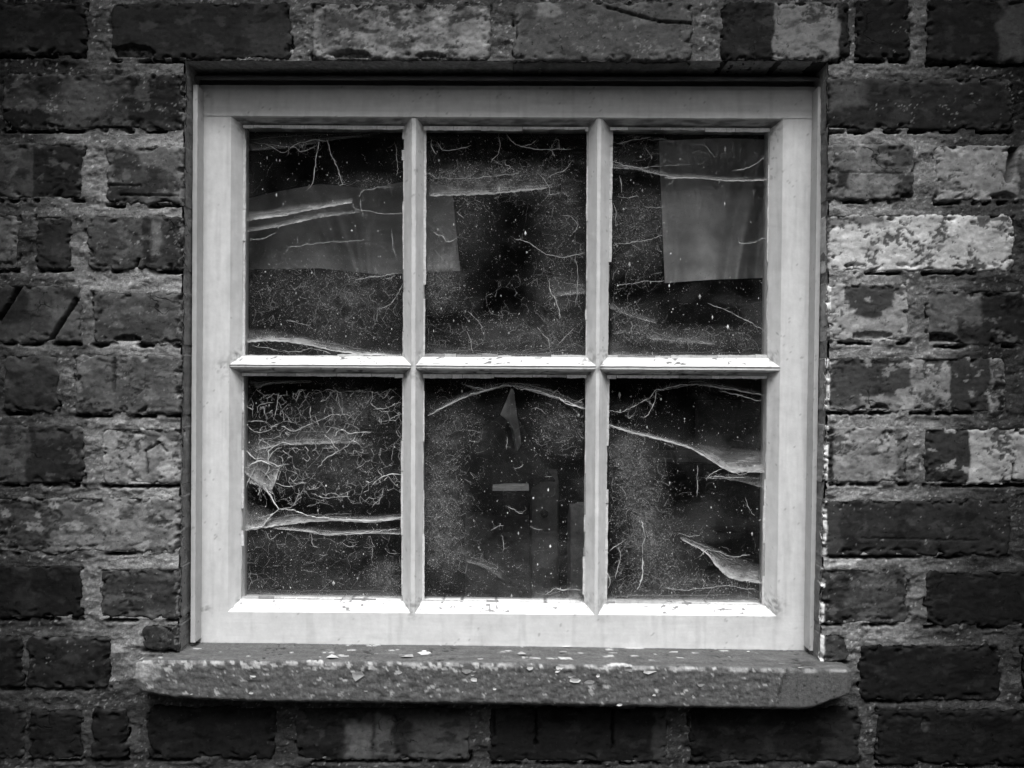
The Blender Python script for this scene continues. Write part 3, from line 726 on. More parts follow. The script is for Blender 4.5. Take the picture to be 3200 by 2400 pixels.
# outer frame: jambs and head with a drip moulding
def lline(dx): return (620 + dx, 613 + dx)
def rline(dx): return (2553 + dx, 2529 + dx)
for back, (l0, l1) in (((lline(-34), lline(-2)), (lline(-17), lline(-3))), ((rline(3), rline(34)), (rline(3), rline(17)))):
    member('frame_jamb', [face(back[0], back[1], 'top', 'bot', FD + .006), face(l0, l1, 'top', 'bot', .021),
                          side(C(l0, 'top', .021), C(l0, 'bot', .021), .026), side(C(l1, 'top', .021), C(l1, 'bot', .021), .026)], base=.5)
hd = Patches()
y0 = 236
a, b_ = (590, 594), (2582, 2584)
def hp(px, py, d): return PX(px, py, d)
for (ya, da, yb, db) in ((228, .046, 238, .026), (238, .026, 248, .0255), (248, .0255, 251, .050), (251, .050, 272, .050)):
    hd.quad(hp(575, yb, db), hp(2592, yb + 4, db), hp(2592, ya + 4, da), hp(575, ya, da), .006)
V, F = hd.get(); V = V + .0004 * fbm(V[:, 0] * 60, V[:, 2] * 60, V[:, 1] * 60, 3)[:, None]
build('drip_moulding', V, F, .16 * np.exp(.5 * fbm(V[:, 0] * 40, V[:, 2] * 200, 0, 3)), M_PAINT, parent=window, label='dark drip moulding across the window head')  # shadow at the window head put into its dark tone

# panes with their putty
def putty_strip(a0, a1, inward, depth, seg, wmin, wmax, base, parent, ragged=1.0):
    a0, a1, inward = [np.asarray(t, float) for t in (a0, a1, inward)]
    Lg = np.hypot(*(a1 - a0)); dirv = (a1 - a0) / Lg
    V, F, Tn = [], [], []
    t = 0.0; n0 = 0; w = random.uniform(wmin, wmax)
    while t < Lg - 1:
        ln = min(random.uniform(*seg), Lg - t)
        if random.random() < .55: w = random.uniform(wmin, wmax)
        dz = random.uniform(0, .0012); tn = base * random.uniform(.85, 1.12)
        if random.random() < .10 * ragged: tn *= .55
        m = max(3, int(ln / 6))
        ts = t + np.linspace(0, 1, m) * (ln - random.uniform(.4, 1.6))
        wv = w + 1.6 * noise(ts / 9, w * 13.1) + 2.2 * noise(ts / 40, 3.0)
        outer = a0[None] + dirv[None] * ts[:, None] - inward[None] * 3
        inner = a0[None] + dirv[None] * ts[:, None] + inward[None] * wv[:, None]
        rows = [PX(outer[:, 0], outer[:, 1], depth + dz), PX(inner[:, 0], inner[:, 1], depth + .0012 + dz), PX(inner[:, 0], inner[:, 1], depth + .0042 + dz)]
        P = np.stack(rows, 1)                     # m,3,3
        V.append(P.reshape(-1, 3)); F.append(gridF(m, 3, n0)); n0 += m * 3; Tn.append(np.full(m * 3, tn))
        t += ln
    build('putty', np.concatenate(V), np.concatenate(F), np.concatenate(Tn), M_PUTTY, parent=parent, smooth=False)
CELL = []
for r, (f0, g0, f1, g1) in enumerate(ROWS):
    for c_, (vf0, vg0, vf1, vg1) in enumerate(COLS):
        tl, tr_, br_, bl = [np.array(cross(v, h)) for v, h in ((vg0, g0), (vg1, g0), (vg1, g1), (vg0, g1))]
        CELL.append((tl, tr_, br_, bl))
        gdep = GD + .014
        n = 90
        u = np.linspace(0, 1, n)[:, None, None]; v = np.linspace(0, 1, n)[None, :, None]
        Q = (tl * (1 - u) + tr_ * u) * (1 - v) + (bl * (1 - u) + br_ * u) * v
        Q = Q + (Q - (tl + br_) / 2) * .012
        P = PX(Q[..., 0], Q[..., 1], gdep)
        P[..., 1] += .0006 * noise(Q[..., 0] / 200, Q[..., 1] / 200, 1.0)
        U, W = u[..., 0] + 0 * v[..., 0], v[..., 0] + 0 * u[..., 0]
        e = np.minimum(np.minimum(U, 1 - U) * 500, np.minimum(W, 1 - W) * 700)
        e2 = (1 - W) * 700
        g = .05 * np.exp(-e / 22) * (.6 + fbm(Q[..., 0] / 40, Q[..., 1] / 40, 2.0, 3)) + .07 * np.exp(-e2 / 45) * (.5 + fbm(Q[..., 0] / 60, Q[..., 1] / 30, 5.0, 3))
        patch = .05 * sstep(.05, .6, fbm(Q[..., 0] / 170, Q[..., 1] / 110, 8.0, 4, 5))
        tone = np.clip(g + patch, 0, .3)
        Pb = P.copy(); Pb[..., 1] += .003
        V = np.concatenate([P.reshape(-1, 3), Pb[[0, -1, -1, 0], [0, 0, -1, -1]]])
        F = gridF(n, n)[:, ::-1]
        b0 = n * n
        F = np.concatenate([F, np.array([[b0, b0 + 1, b0 + 2, b0 + 3], [0, (n - 1) * n, b0 + 1, b0], [(n - 1) * n, n * n - 1, b0 + 2, b0 + 1], [n * n - 1, n - 1, b0 + 3, b0 + 2], [n - 1, 0, b0, b0 + 3]])])
        tone = np.concatenate([tone.ravel(), np.zeros(4)])
        pane = build('pane', V, F, tone, M_GLASS, parent=window, smooth=False)
        pd = GD - .0002
        putty_strip(tl, tr_, (0, 1), pd - .004, (20, 130), 4, 11, .8, pane)
        putty_strip(bl, br_, (0, -1), pd, (25, 90), 2, 11, .42, pane, 2.5)
        putty_strip(tl, bl, (1, 0), pd, (40, 220), 2, 10, .62, pane)
        putty_strip(tr_, br_, (-1, 0), pd, (25, 150), 2, 8, .6, pane)
        # specks and crumbs stuck to the inside of the glass
        m = 420
        k = rng.random((m, 2))
        Qs = (tl * (1 - k[:, :1]) + tr_ * k[:, :1]) * (1 - k[:, 1:]) + (bl * (1 - k[:, :1]) + br_ * k[:, :1]) * k[:, 1:]
        c0 = PX(Qs[:, 0], Qs[:, 1], gdep - .0008)
        sz = np.clip(rng.lognormal(-8.0, .6, m), .00014, .0017)
        oc = np.array([[1, 0, 0], [0, 0, 1], [-1, 0, 0], [0, 0, -1], [0, -.6, 0]])
        jit = rng.uniform(.5, 1.3, (m, 5, 3))
        el = np.ones((m, 1, 3)); el[:, 0, 2] = rng.uniform(.7, 2.4, m)
        Vs = c0[:, None] + oc[None] * jit * el * sz[:, None, None]
        tri = np.array([[0, 1, 4], [1, 2, 4], [2, 3, 4], [3, 0, 4]])
        Fs = (tri[None] + np.arange(m)[:, None, None] * 5).reshape(-1, 3)
        build('dirt_specks', Vs.reshape(-1, 3), Fs, np.repeat(rng.uniform(.35, .9, m), 5), M_PUTTY, parent=pane, smooth=False, kind='stuff')

# ---- sill
def sill():
    xs = np.arange(424, 2664, 4.5)
    nx = len(xs)
    prof = 60
    V = np.zeros((nx, prof, 3)); tone = np.zeros((nx, prof))
    for i, x in enumerate(xs):
        yt = np.interp(x, [424, 440, 470, 1500, 2640, 2664], [2070, 2064, 2062, 2070, 2092, 2096]) + 3 * float(noise(x / 60, 1.0)) + 2 * float(noise(x / 12, 2.0))
        yb = np.interp(x, [424, 436, 460, 560, 800, 1500, 2440, 2500, 2540, 2575, 2600, 2630, 2652, 2664], [2146, 2160, 2170, 2186, 2196, 2204, 2220, 2221, 2216, 2203, 2192, 2184, 2170, 2146]) + 3 * float(noise(x / 40, 4.0)) + 2.2 * float(noise(x / 9, 5.0))
        ff = -.026 + .004 * np.interp(x, [424, 440, 2650, 2664], [1, 0, 0, 1]) + .0011 * float(noise(x / 200, 7.0))
        back_y = 2006 + (x - 612) * 23 / 1920.
        zt_b = PX(0, back_y + 3, FD)[2]; zt_f = PX(0, yt, ff)[2]; zb_f = PX(0, yb, ff)[2]
        pts = []
        for t in np.linspace(0, 1, 24): pts.append((.06 + (ff + .0012 - .06) * t, zt_b + (zt_f - zt_b) * sstep(0, 1, t) if False else zt_b + (zt_f - zt_b) * t))
        for t in np.linspace(0, 1, 26)[1:]: pts.append((ff + .0012 * (1 - min(1, t * 14)) ** 2 + (.004 * max(0, (t - .9) / .1) ** 2), zt_f + (zb_f - zt_f) * t - .0003))
        for t in np.linspace(0, 1, 12)[1:]: pts.append((ff + .004 + (.06 - ff) * t, zb_f + .002 + .004 * t))
        pts = np.array(pts[:prof])
        V[i, :, 0] = (x - 1600) * S * (D + pts[:, 0] * 0 + ff) / D; V[i, :, 1] = pts[:, 0]; V[i, :, 2] = pts[:, 1]
    k = np.arange(prof)[None, :] + 0 * xs[:, None]
    X = xs[:, None] + 0. * k
    ztop = V[:, 24, 2][:, None]; front = (k >= 24) & (k < 49); topm = k < 24
    py = 1200 - V[..., 2] / S; dpt = V[..., 1] / S
    # relief
    rel = .0010 * fbm(X / 30, py / 15, 2.0, 5) + .0007 * fbm(X / 8, py / 6, 3.0, 2)
    wear = sstep(2440, 2420, X + (py - 2150) * .35 * 1.0)
    V[..., 1] += np.where(front, rel * (.25 + .75 * wear), 0)
    V[..., 2] += np.where(topm, .0007 * fbm(X / 60, dpt / 12, 4.0, 4), 0)
    tf = T(84) * np.exp(.95 * fbm(X / 40, py / 18, 6.0, 5, 0, .65)) * np.exp(.4 * fbm(X / 9, py / 8, 7.0, 2))
    fl = sstep(.33, .41, fbm(X / 30, py / 19, 9.0, 4, 0, .6) + .22 * sstep(2080, 2060, py) - .0 + .25 * noise(X / 120, 2.0, 1.0)); tf = tf * (1 - fl) + fl * T(165)
    ring = sstep(.44, .52, noise(X / 11, py / 9, 12.0)) * .7; tf = tf * (1 - ring) + ring * T(140)
    dk = sstep(.30, .5, fbm(X / 45, py / 9, 14.0, 3)) * .6; tf *= 1 - dk
    rep = T(84) * (1 + .12 * fbm(X / 50, py / 50, 1.0, 3)); hole = sstep(.46, .52, noise(X / 13, py / 13, 30.0)); rep = rep * (1 - .7 * hole)
    tf = tf * wear + rep * (1 - wear)
    bl_ = np.exp(-((X + (py - 2150) * .35 - 2430 + 9 * noise(X / 20, py / 14, 2.0)) / 5.0) ** 2); tf *= 1 - .75 * bl_ * sstep(-.25, .1, noise(py / 25, 3.0, 1.0))
    lft = sstep(520, 440, X + 30 * fbm(X / 20, py / 20, 3.0, 3)) * sstep(2110, 2080, py + 14 * noise(X / 12, py / 12, 1.0)); tf = tf * (1 - .8 * lft) + .8 * lft * T(170)
    tt = T(80) * np.exp(.7 * fbm(X / 130, dpt / 30, 6.0, 5, 0, .6))
    fw = sstep(.38, .48, fbm(X / 90, dpt / 30, 15.0, 4) + .35 * noise(X / 300, 1.0, 4.0) + .12 * sstep(60, 110, dpt)); tt = tt * (1 - fw) + fw * .42
    cr = sstep(.05, .02, np.abs(fbm(X / 160, dpt / 18, 25.0, 3))) * sstep(.0, .2, noise(X / 130, 5.0, 2.0)); tt *= 1 - .8 * cr
    V[..., 2] -= np.where(topm, .0012 * cr, 0)
    tone = np.where(topm, tt, np.where(front, tf, .08))
    nose = np.exp(-((k - 24.6) / .9) ** 2) * sstep(-.12, .15, fbm(X / 60, 3.0, 1.0, 3)); tone = tone * (1 - .65 * nose) + .65 * nose * T(190)
    Vf = V.reshape(-1, 3); Fq = gridF(nx, prof)
    so = build('sill', Vf, Fq, tone.ravel(), M_SILL, parent=window, origin=PX(1540, 2140, 0), label='thick stone sill with worn flaking paint and a smooth cement repair at its right end')
    # end caps
    for i, nm in ((0, 'l'), (nx - 1, 'r')):
        ring = V[i]; cc = ring.mean(0)
        Vc = np.concatenate([ring, cc[None]]); Fc = [[j, (j + 1) % prof, prof] for j in range(prof)]
        build('end_face', Vc, Fc, np.full(prof + 1, T(95)), M_SILL, parent=so)
    # curled flakes of paint standing on the top and the nose
    Vl, Fl, Tl = [], [], []; n0 = 0
    for i in range(50):
        x = random.uniform(470, 2630); f = random.random()
        j = int(np.clip(1 + f ** .6 * 23, 3, 25)) if random.random() < .6 else random.randint(25, 46)
        if i < 16: x = random.uniform(700, 2350); j = random.randint(25, 34)
        if 2380 < x and j > 26: continue
        ci = int((x - 424) / 4.5); c = V[min(ci, nx - 1), j]
        lx = random.uniform(.0015, .009) if j < 25 else random.uniform(.001, .0035); lz = lx * random.uniform(.25, .7)
        if i < 16: lx = random.uniform(.003, .008); lz = lx * random.uniform(.4, .9)
        m = 7
        ang = np.linspace(0, 2 * np.pi, m, endpoint=False); rr = rng.uniform(.55, 1.15, m)
        du = np.cos(ang) * rr * lx; dv = np.sin(ang) * rr * lz
        lift = .0004 + np.abs(dv) * random.uniform(0, .45)
        if j < 25: P = np.stack([c[0] + du, c[1] + dv, c[2] + lift], -1); cen = c + (0, 0, .0003)
        else: P = np.stack([c[0] + du, c[1] - lift, c[2] + dv], -1); cen = c - (0, .0003, 0)
        Vl.append(np.concatenate([P, cen[None]])); Fl += [[n0 + k2, n0 + (k2 + 1) % m, n0 + m] for k2 in range(m)]; n0 += m + 1
        Tl.append(np.full(m + 1, random.choice([.55, .4, .3, .25, .2])))
    build('paint_flakes', np.concatenate(Vl), Fl, np.concatenate(Tl), M_PUTTY, parent=so, smooth=False, kind='stuff')
sill()

# ================================================================== THINGS IN THE ROOM
def cloth(name, label, top, bottom, depth, v, folds, nu=120, nv=70, drop=0.0):
    top = np.array(top, float); bottom = np.array(bottom, float)
    u = np.linspace(0, 1, nu)
    def pl(pts):
        t = np.linspace(0, 1, len(pts)); return np.interp(u, t, pts[:, 0]), np.interp(u, t, pts[:, 1])
    tx, ty = pl(top); bx, by = pl(bottom)
    w = np.linspace(0, 1, nv)[None, :]
    X = tx[:, None] * (1 - w) + bx[:, None] * w; Y = ty[:, None] * (1 - w) + by[:, None] * w
    U = u[:, None] + 0 * w
    dy = .004 * fbm(X / 150, Y / 260, 3.0, 3)
    for (c, wd, amp, sl) in folds:
        dy = dy + amp * np.exp(-((U + sl * (w - .5) - c) / wd) ** 2) * (.25 + .75 * w)
    d = depth + dy
    P = PX(X, Y, d)
    f = gridF(nu, nv)
    Pb = P + np.array([0, .0015, 0])
    V = np.concatenate([P.reshape(-1, 3), Pb.reshape(-1, 3)])
    F = np.concatenate([f[:, ::-1], f + nu * nv])
    tone = T(v) * np.exp(.6 * fbm(X / 150, Y / 90, 2.0, 5, 0, .6)); tone = np.tile(tone.ravel(), 2)
    build(name, V, F, tone, M_CLOTH, label=label, cat='cloth', group='cloths hung inside the window')
cloth('hanging_cloth', 'pale grey cloth hanging indoors behind the top left and top middle panes', [(690, 640), (860, 600), (1000, 575), (1150, 590), (1300, 560), (1412, 585)], [(690, 842), (1000, 838), (1190, 858), (1438, 846)], .14, 160,
      [(.42, .026, .015, -.10), (.48, .026, -.009, -.12), (.54, .024, .016, -.06), (.35, .03, .012, -.2), (.60, .026, -.008, .02), (.12, .05, .02, .1), (.80, .06, .015, -.05)])
cloth('hanging_cloth', 'pale cloth with soft folds hanging indoors behind the top right pane', [(2060, 440), (2250, 432), (2520, 440)], [(2078, 884), (2220, 874), (2380, 868), (2520, 850)], .15, 232,
      [(.55, .035, .016, .25), (.63, .03, -.010, .25), (.72, .035, .016, .2), (.3, .1, -.012, .0), (.12, .05, .012, .08)])
def tbox(lo, hi, bev=.003):
    """timber with eased edges: returns verts, quads"""
    p = Patches(); p.box(lo, hi, .02); V, F = p.get()
    c = (np.array(lo) + hi) / 2; hs = (np.array(hi) - lo) / 2
    q = (V - c); edge = np.sort(hs - np.abs(q), axis=1)
    near = (edge[:, 1] < 1e-6)
    V = c + q * np.where(near[:, None], 1 - bev / hs[None], 1)
    V = V + .0006 * fbm(V[:, 0] * 40, V[:, 2] * 12, V[:, 1] * 40, 3)[:, None]
    return V, F
def px_box(x0, x1, y0, y1, d0, d1):
    a = PX(x0, y1, d0); b_ = PX(x1, y0, d0)
    return (a[0], d0, a[2]), (b_[0], d1, b_[2])
def wood_tone(V, v): return T(v) * np.exp(.35 * fbm(V[:, 0] * 120, V[:, 2] * 10, V[:, 1] * 60, 4))
dp = .30
post = empty('timber_post', tuple(PX(1702, 1930, dp)), 'dark upright timber post with a round knob seen through the bottom middle pane', 'post')
lo, hi = px_box(1657, 1748, 1470, 2150, dp, dp + .04); V, F = tbox(lo, hi); build('post_body', V, F, wood_tone(V, 98), M_WOOD, parent=post)
def knob(cx, cy, d, r, ln, parent, t):
    pr = [(0, r * .55), (.25, r * .5), (.4, r * .9), (.7, r), (.9, r * .8), (1, r * .05)]
    m = 20; V = []
    c = PX(cx, cy, d)
    for s, rr in pr:
        for k in range(m):
            a = 2 * math.pi * k / m; V.append((c[0] + rr * math.cos(a), c[1] - s * ln, c[2] + rr * math.sin(a)))
    F = [[j * m + k, j * m + (k + 1) % m, (j + 1) * m + (k + 1) % m, (j + 1) * m + k] for j in range(len(pr) - 1) for k in range(m)]
    build('knob', V, F, np.full(len(V), t), M_WOOD, parent=parent)
knob(1700, 1602, dp, .006, .016, post, .05)
cab = empty('wooden_cabinet', tuple(PX(1550, 1930, dp)), 'low wooden box with pale front edge left of the timber post in bottom middle pane', 'box')
lo, hi = px_box(1537, 1655, 1520, 1536, dp - .045, dp + .05); V, F = tbox(lo, hi, .001); build('top_board', V, F, wood_tone(V, 200), M_WOOD, parent=cab)
lo, hi = px_box(1537, 1655, 1538, 1612, dp - .035, dp + .05); V, F = tbox(lo, hi, .001); build('front_board', V, F, wood_tone(V, 40), M_WOOD, parent=cab)
lo, hi = px_box(1452, 1656, 1618, 2150, dp - .01, dp + .05); V, F = tbox(lo, hi, .001); build('lower_panel', V, F, wood_tone(V, 80), M_WOOD, parent=cab)
blk = empty('timber_block', tuple(PX(1830, 1930, dp - .03)), 'pale upright timber offcut beside the right bar in the bottom middle pane', 'timber')
lo, hi = px_box(1776, 1878, 1576, 2150, dp - .06, dp - .02); V, F = tbox(lo, hi, .004); build('block_body', V, F, wood_tone(V, 125), M_WOOD, parent=blk)
shf = empty('shelf_unit', tuple(PX(2250, 1930, .33)), 'dark wooden shelf unit standing behind the bottom right pane', 'shelf')
for (x0, x1, y0, y1, d0, d1, v) in [(2045, 2440, 1430, 1446, .30, .45, 78), (2180, 2440, 1250, 1428, .34, .36, 56), (2045, 2440, 1640, 1660, .30, .45, 70), (2045, 2440, 1448, 1638, .36, .38, 60), (2045, 2440, 1662, 2150, .34, .36, 62)]:
    lo, hi = px_box(x0, x1, y0, y1, d0, d1); V, F = tbox(lo, hi, .001); build('board', V, F, wood_tone(V, v), M_WOOD, parent=shf)
# torn sheet hung to a point
def sheet(name, label, rows, depths, v):
    R = np.array(rows, float); nr, ncol = R.shape[:2]
    nu, nv = 60, 40
    uu = np.linspace(0, nr - 1, nu); vv = np.linspace(0, ncol - 1, nv)
    X = np.zeros((nu, nv)); Y = X.copy(); Dp = X.copy(); dd = np.array(depths, float)
    for i, a in enumerate(uu):
        i0 = min(int(a), nr - 2); f = a - i0
        rowx = R[i0, :, 0] * (1 - f) + R[i0 + 1, :, 0] * f; rowy = R[i0, :, 1] * (1 - f) + R[i0 + 1, :, 1] * f; rd = dd[i0] * (1 - f) + dd[i0 + 1] * f
        X[i] = np.interp(vv, np.arange(ncol), rowx); Y[i] = np.interp(vv, np.arange(ncol), rowy); Dp[i] = np.interp(vv, np.arange(ncol), rd)
    Dp = Dp + .004 * fbm(X / 40, Y / 60, 2.0, 3)
    P = PX(X, Y, Dp); Pb = P + np.array([0, .0012, 0])
    f = gridF(nu, nv)
    V = np.concatenate([P.reshape(-1, 3), Pb.reshape(-1, 3)])
    F = np.concatenate([f, f[:, ::-1] + nu * nv])
    t = T(v) * np.exp(.3 * fbm(X / 60, Y / 60, 4.0, 3)); build(name, V, F, np.tile(t.ravel(), 2), M_CLOTH, label=label, cat='cloth')
sheet('torn_sheet', 'narrow pale torn sheet hanging in a twisted point under the bottom middle arch web',
      [[(1596, 1216), (1600, 1214), (1606, 1222)], [(1578, 1262), (1594, 1262), (1616, 1300)], [(1563, 1296), (1592, 1318), (1625, 1350)], [(1590, 1312), (1606, 1350), (1629, 1390)], [(1612, 1408), (1616, 1410), (1622, 1402)]],
      [(.16, .15, .16), (.17, .15, .17), (.17, .155, .18), (.18, .16, .18), (.18, .17, .18)], 150)
sheet('dark_garment', 'dark peaked garment draped above the wooden box in the bottom middle pane',
      [[(1560, 1300), (1590, 1290), (1620, 1310)], [(1500, 1345), (1580, 1330), (1660, 1380)], [(1470, 1400), (1570, 1400), (1690, 1440)], [(1452, 1480), (1556, 1455), (1735, 1500)], [(1448, 1600), (1540, 1540), (1745, 1560)]],
      [(.26, .24, .26), (.27, .24, .28), (.27, .25, .29), (.28, .26, .30), (.29, .30, .33)], 66)

# ================================================================== COBWEBS
def cr(pts, n):
    P = np.array(pts, float)
    if len(P) == 2:
        t = np.linspace(0, 1, n)[:, None]; return P[0] * (1 - t) + P[1] * t
    E = np.concatenate([[2 * P[0] - P[1]], P, [2 * P[-1] - P[-2]]])
    out = []
    for tt in np.linspace(0, len(P) - 1 - 1e-6, n):
        i = int(tt); t = tt - i
        a, b_, c, d = E[i], E[i + 1], E[i + 2], E[i + 3]
        out.append(.5 * ((2 * b_) + (-a + c) * t + (2 * a - 5 * b_ + 4 * c - d) * t * t + (-a + 3 * b_ - 3 * c + d) * t ** 3))
    return np.array(out)
class Tubes:
    def __init__(self): self.V = []; self.F = []; self.T = []; self.n = 0
    def add(self, P, R, sides=4, tone=.9):
        m = len(P)
        R = np.broadcast_to(R, (m,))
        tg = np.gradient(P, axis=0); tg /= np.linalg.norm(tg, axis=1)[:, None] + 1e-12
        up = np.array([0, 1.0, 0]); s = np.cross(tg, up); s /= np.linalg.norm(s, axis=1)[:, None] + 1e-9
        w = np.cross(s, tg)
        a = np.arange(sides) * 2 * np.pi / sides
        ring = P[:, None] + (s[:, None] * np.cos(a)[None, :, None] + w[:, None] * np.sin(a)[None, :, None]) * R[:, None, None]
        self.V.append(ring.reshape(-1, 3))
        i = (np.arange(m - 1)[:, None] * sides + np.arange(sides)[None]).ravel() + self.n
        j = (np.arange(m - 1)[:, None] * sides + (np.arange(sides)[None] + 1) % sides).ravel() + self.n
        self.F.append(np.stack([i, j, j + sides, i + sides], -1)); self.T.append(np.full(m * sides, tone)); self.n += m * sides
    def build(self, name, parent, kind=None):
        if self.V: build(name, np.concatenate(self.V), np.concatenate(self.F), np.concatenate(self.T), M_THREAD, parent=parent, smooth=False, kind=kind)
WD0 = GD + .0045
CROPS = [(700, 350, 2.074), (1250, 350, 2.074), (1850, 350, 2.074), (700, 1100, 1.952), (1250, 1100, 1.951), (1850, 1100, 1.952)]
def cobweb(ci, label, strands, veils, fuzz, nets=(), thin=.00023):
    ox, oy, k = CROPS[ci]
    conv = lambda pts: np.array([(ox + a / k, oy + b_ / k) for a, b_ in pts])
    tl, tr_, br_, bl = CELL[ci]
    root = empty('cobweb', tuple(PX((tl[0] + br_[0]) / 2, br_[1], WD0)), label, 'cobweb', 'cobwebs across the window panes')
    lx0, lx1, ly0, ly1 = tl[0] + 4, br_[0] - 4, tl[1] + 6, br_[1] - 6
    for s in strands:
        st = Tubes()
        pts, wd = (s if isinstance(s, tuple) and not isinstance(s[0], (int, float)) and isinstance(s[1], (int, float)) else (s, 1.0))
        P = conv(pts); Lg = np.sum(np.hypot(*np.diff(P, axis=0).T)); n = max(8, int(Lg / 4))
        Q = cr(P, n); t = np.arange(n) * 4.0; sd = random.uniform(0, 900)
        Q[:, 0] += 3.2 * noise(t / 10, sd) + 6 * noise(t / 34, sd + 1); Q[:, 1] += 3.2 * noise(t / 10, sd + 2) + 6 * noise(t / 34, sd + 3)
        R = thin * wd * (1.1 + 1.3 * noise(t / 14, sd + 4) + 1.1 * noise(t / 5, sd + 5)) * np.clip(np.minimum(np.arange(n) + 1.5, n + .5 - np.arange(n)) / 5, .35, 1)
        dd = WD0 + .002 + .003 * noise(t / 80, sd + 6)
        st.add(PX(Q[:, 0], Q[:, 1], dd), np.clip(R, .00009, 1), 5, min(.95, .5 + .2 * wd))
        # hairs that stand off the strand
        for _ in range(int(Lg / 9)):
            q = random.randint(1, n - 2); h = random.uniform(4, 22)
            a = random.uniform(0, 6.28); H = Q[q] + np.cumsum(np.concatenate([[[0, 0]], np.array([math.cos(a), math.sin(a)]) * h / 5 + rng.normal(0, 1.2, (5, 2))]), 0)
            H[:, 0] = np.clip(H[:, 0], lx0, lx1); H[:, 1] = np.clip(H[:, 1], ly0, ly1)
            st.add(PX(H[:, 0], H[:, 1], dd[q]), .00008, 3, .55)
        st.build('strand', root)
    for vi, v in enumerate(veils):
        up, low, dens = v
        U_, L_ = conv(up), conv(low)
        n = 110; m = 30
        A, B_ = cr(U_, n), cr(L_, n)
        sd = random.uniform(0, 500); t = np.arange(n) * 5.0
        A[:, 1] += 3 * noise(t / 18, sd) + 2 * noise(t / 6, sd + 3); B_[:, 1] += 3 * noise(t / 18, sd + 1) + 2 * noise(t / 6, sd + 4)
        w = np.linspace(0, 1, m)[None, :, None]
        Q = A[:, None] * (1 - w) + B_[:, None] * w
        Q[..., 0] = np.clip(Q[..., 0], lx0 - 6, lx1 + 6); Q[..., 1] = np.clip(Q[..., 1], ly0 - 4, ly1 + 6)
        W = w[..., 0] + 0 * Q[..., 0]; U = (np.arange(n) / (n - 1))[:, None] + 0 * W
        dep = WD0 + .002 + .010 * W * (1 - W) + .002 * noise(Q[..., 0] / 60, Q[..., 1] / 60, sd)
        hem = np.exp(-((1 - W) / .14) ** 2) * .5 + .55 * W ** 1.6 + .12
        ed = np.clip(np.minimum(U, 1 - U) * 14, 0, 1) ** .6
        dn = dens * hem * sstep(0, .16, W) * sstep(1.0, .93, W) ** .5 * (.35 + .65 * ed)
        dn = dn * (1 + .8 * fbm(Q[..., 0] / 70, Q[..., 1] / 30, sd, 3))
        flow = np.stack([t[:, None] / 60 + 0 * W + sd, W * 4, 0 * W + sd], -1)
        P = PX(Q[..., 0], Q[..., 1], dep)
        build('veil', P.reshape(-1, 3), gridF(n, m), np.clip(dn * 1.7, 0, .95).ravel(), M_VEIL, parent=root, flow=flow.reshape(-1, 3))
        sk = Tubes()                               # silk lines that run along the sheet
        for _ in range(int(2 + 8 * dens)):
            w0 = random.random() ** .6; w1 = np.clip(w0 + random.gauss(0, .22), 0, 1); a0 = random.randint(0, 60); a1 = min(n - 1, a0 + random.randint(25, 80))
            ii = np.arange(a0, a1); ww = np.linspace(w0, w1, len(ii)); ww = np.clip(ww + .07 * noise(ii / 9.0, sd + w0 * 50), 0, 1)
            cc = A[ii] * (1 - ww[:, None]) + B_[ii] * ww[:, None]
            cc[:, 0] = np.clip(cc[:, 0], lx0, lx1); cc[:, 1] = np.clip(cc[:, 1], ly0, ly1)
            if len(ii) > 4: sk.add(PX(cc[:, 0], cc[:, 1], WD0 + .001 + .008 * ww * (1 - ww)), random.uniform(.00005, .00013), 3, random.uniform(.35, .65))
        sk.build('silk_lines', root, 'stuff')
    # the finest web, too fine to see as threads: a thin sheet of dusty silk
    for (cx, cy, sx, sy, cnt, ln) in fuzz:
        g = np.linspace(-2.2, 2.2, 44); GX, GY = np.meshgrid(g, g, indexing='ij')
        qx = np.clip(ox + (cx + GX * sx) / k, lx0, lx1); qy = np.clip(oy + (cy + GY * sy) / k, ly0, ly1)
        am = min(.24, .04 + cnt / (sx * sy) * 2.8)
        tn = am * np.exp(-(GX ** 2 + GY ** 2) / 1.7) * sstep(2.2, 1.6, np.hypot(GX, GY)) * (1 + .9 * fbm(qx / 45, qy / 38, ci * 3.0, 3))
        fl_ = np.stack([qx / 9, qy / 9, 0 * qx + ci], -1)
        build('veil', PX(qx, qy, WD0 + .004 + .001 * noise(qx / 50, qy / 50, 1.0)).reshape(-1, 3), gridF(44, 44), np.clip(tn, 0, .5).ravel(), M_VEIL, parent=root, flow=fl_.reshape(-1, 3))
    # tangled dusty fibres
    tb = Tubes()
    def fibre(x, y, ln, rad, tone):
        m = 5; a = random.uniform(0, 6.28)
        if random.random() < .86: ln = random.uniform(1.5, 4.0); rad *= 1.8
        else: ln *= 2.2; rad *= .55
        an = a + np.cumsum(rng.normal(0, .42, m)); st_ = ln / m
        X = x + np.concatenate([[0], np.cumsum(np.cos(an) * st_)]); Y = y + np.concatenate([[0], np.cumsum(np.sin(an) * st_)])
        X = np.clip(X, lx0, lx1); Y = np.clip(Y, ly0, ly1)
        if X.max() - X.min() + Y.max() - Y.min() < 1: return
        dd = WD0 + random.uniform(-.002, .006)
        tb.add(PX(X, Y, dd + .001 * rng.normal(0, 1, m + 1)), rad, 3, tone)
    for (cx, cy, sx, sy, cnt, ln) in fuzz:
        for _ in range(int(cnt)):
            x = ox + random.gauss(cx, sx) / k; y = oy + random.gauss(cy, sy) / k
            if not (lx0 < x < lx1 and ly0 < y < ly1): continue
            if float(noise(x / 45, y / 38, ci * 3.0)) < -.12 and random.random() < .8: continue
            fibre(x, y, random.uniform(.35, 1.5) * ln, random.uniform(.00006, .00016), random.uniform(.2, .8))
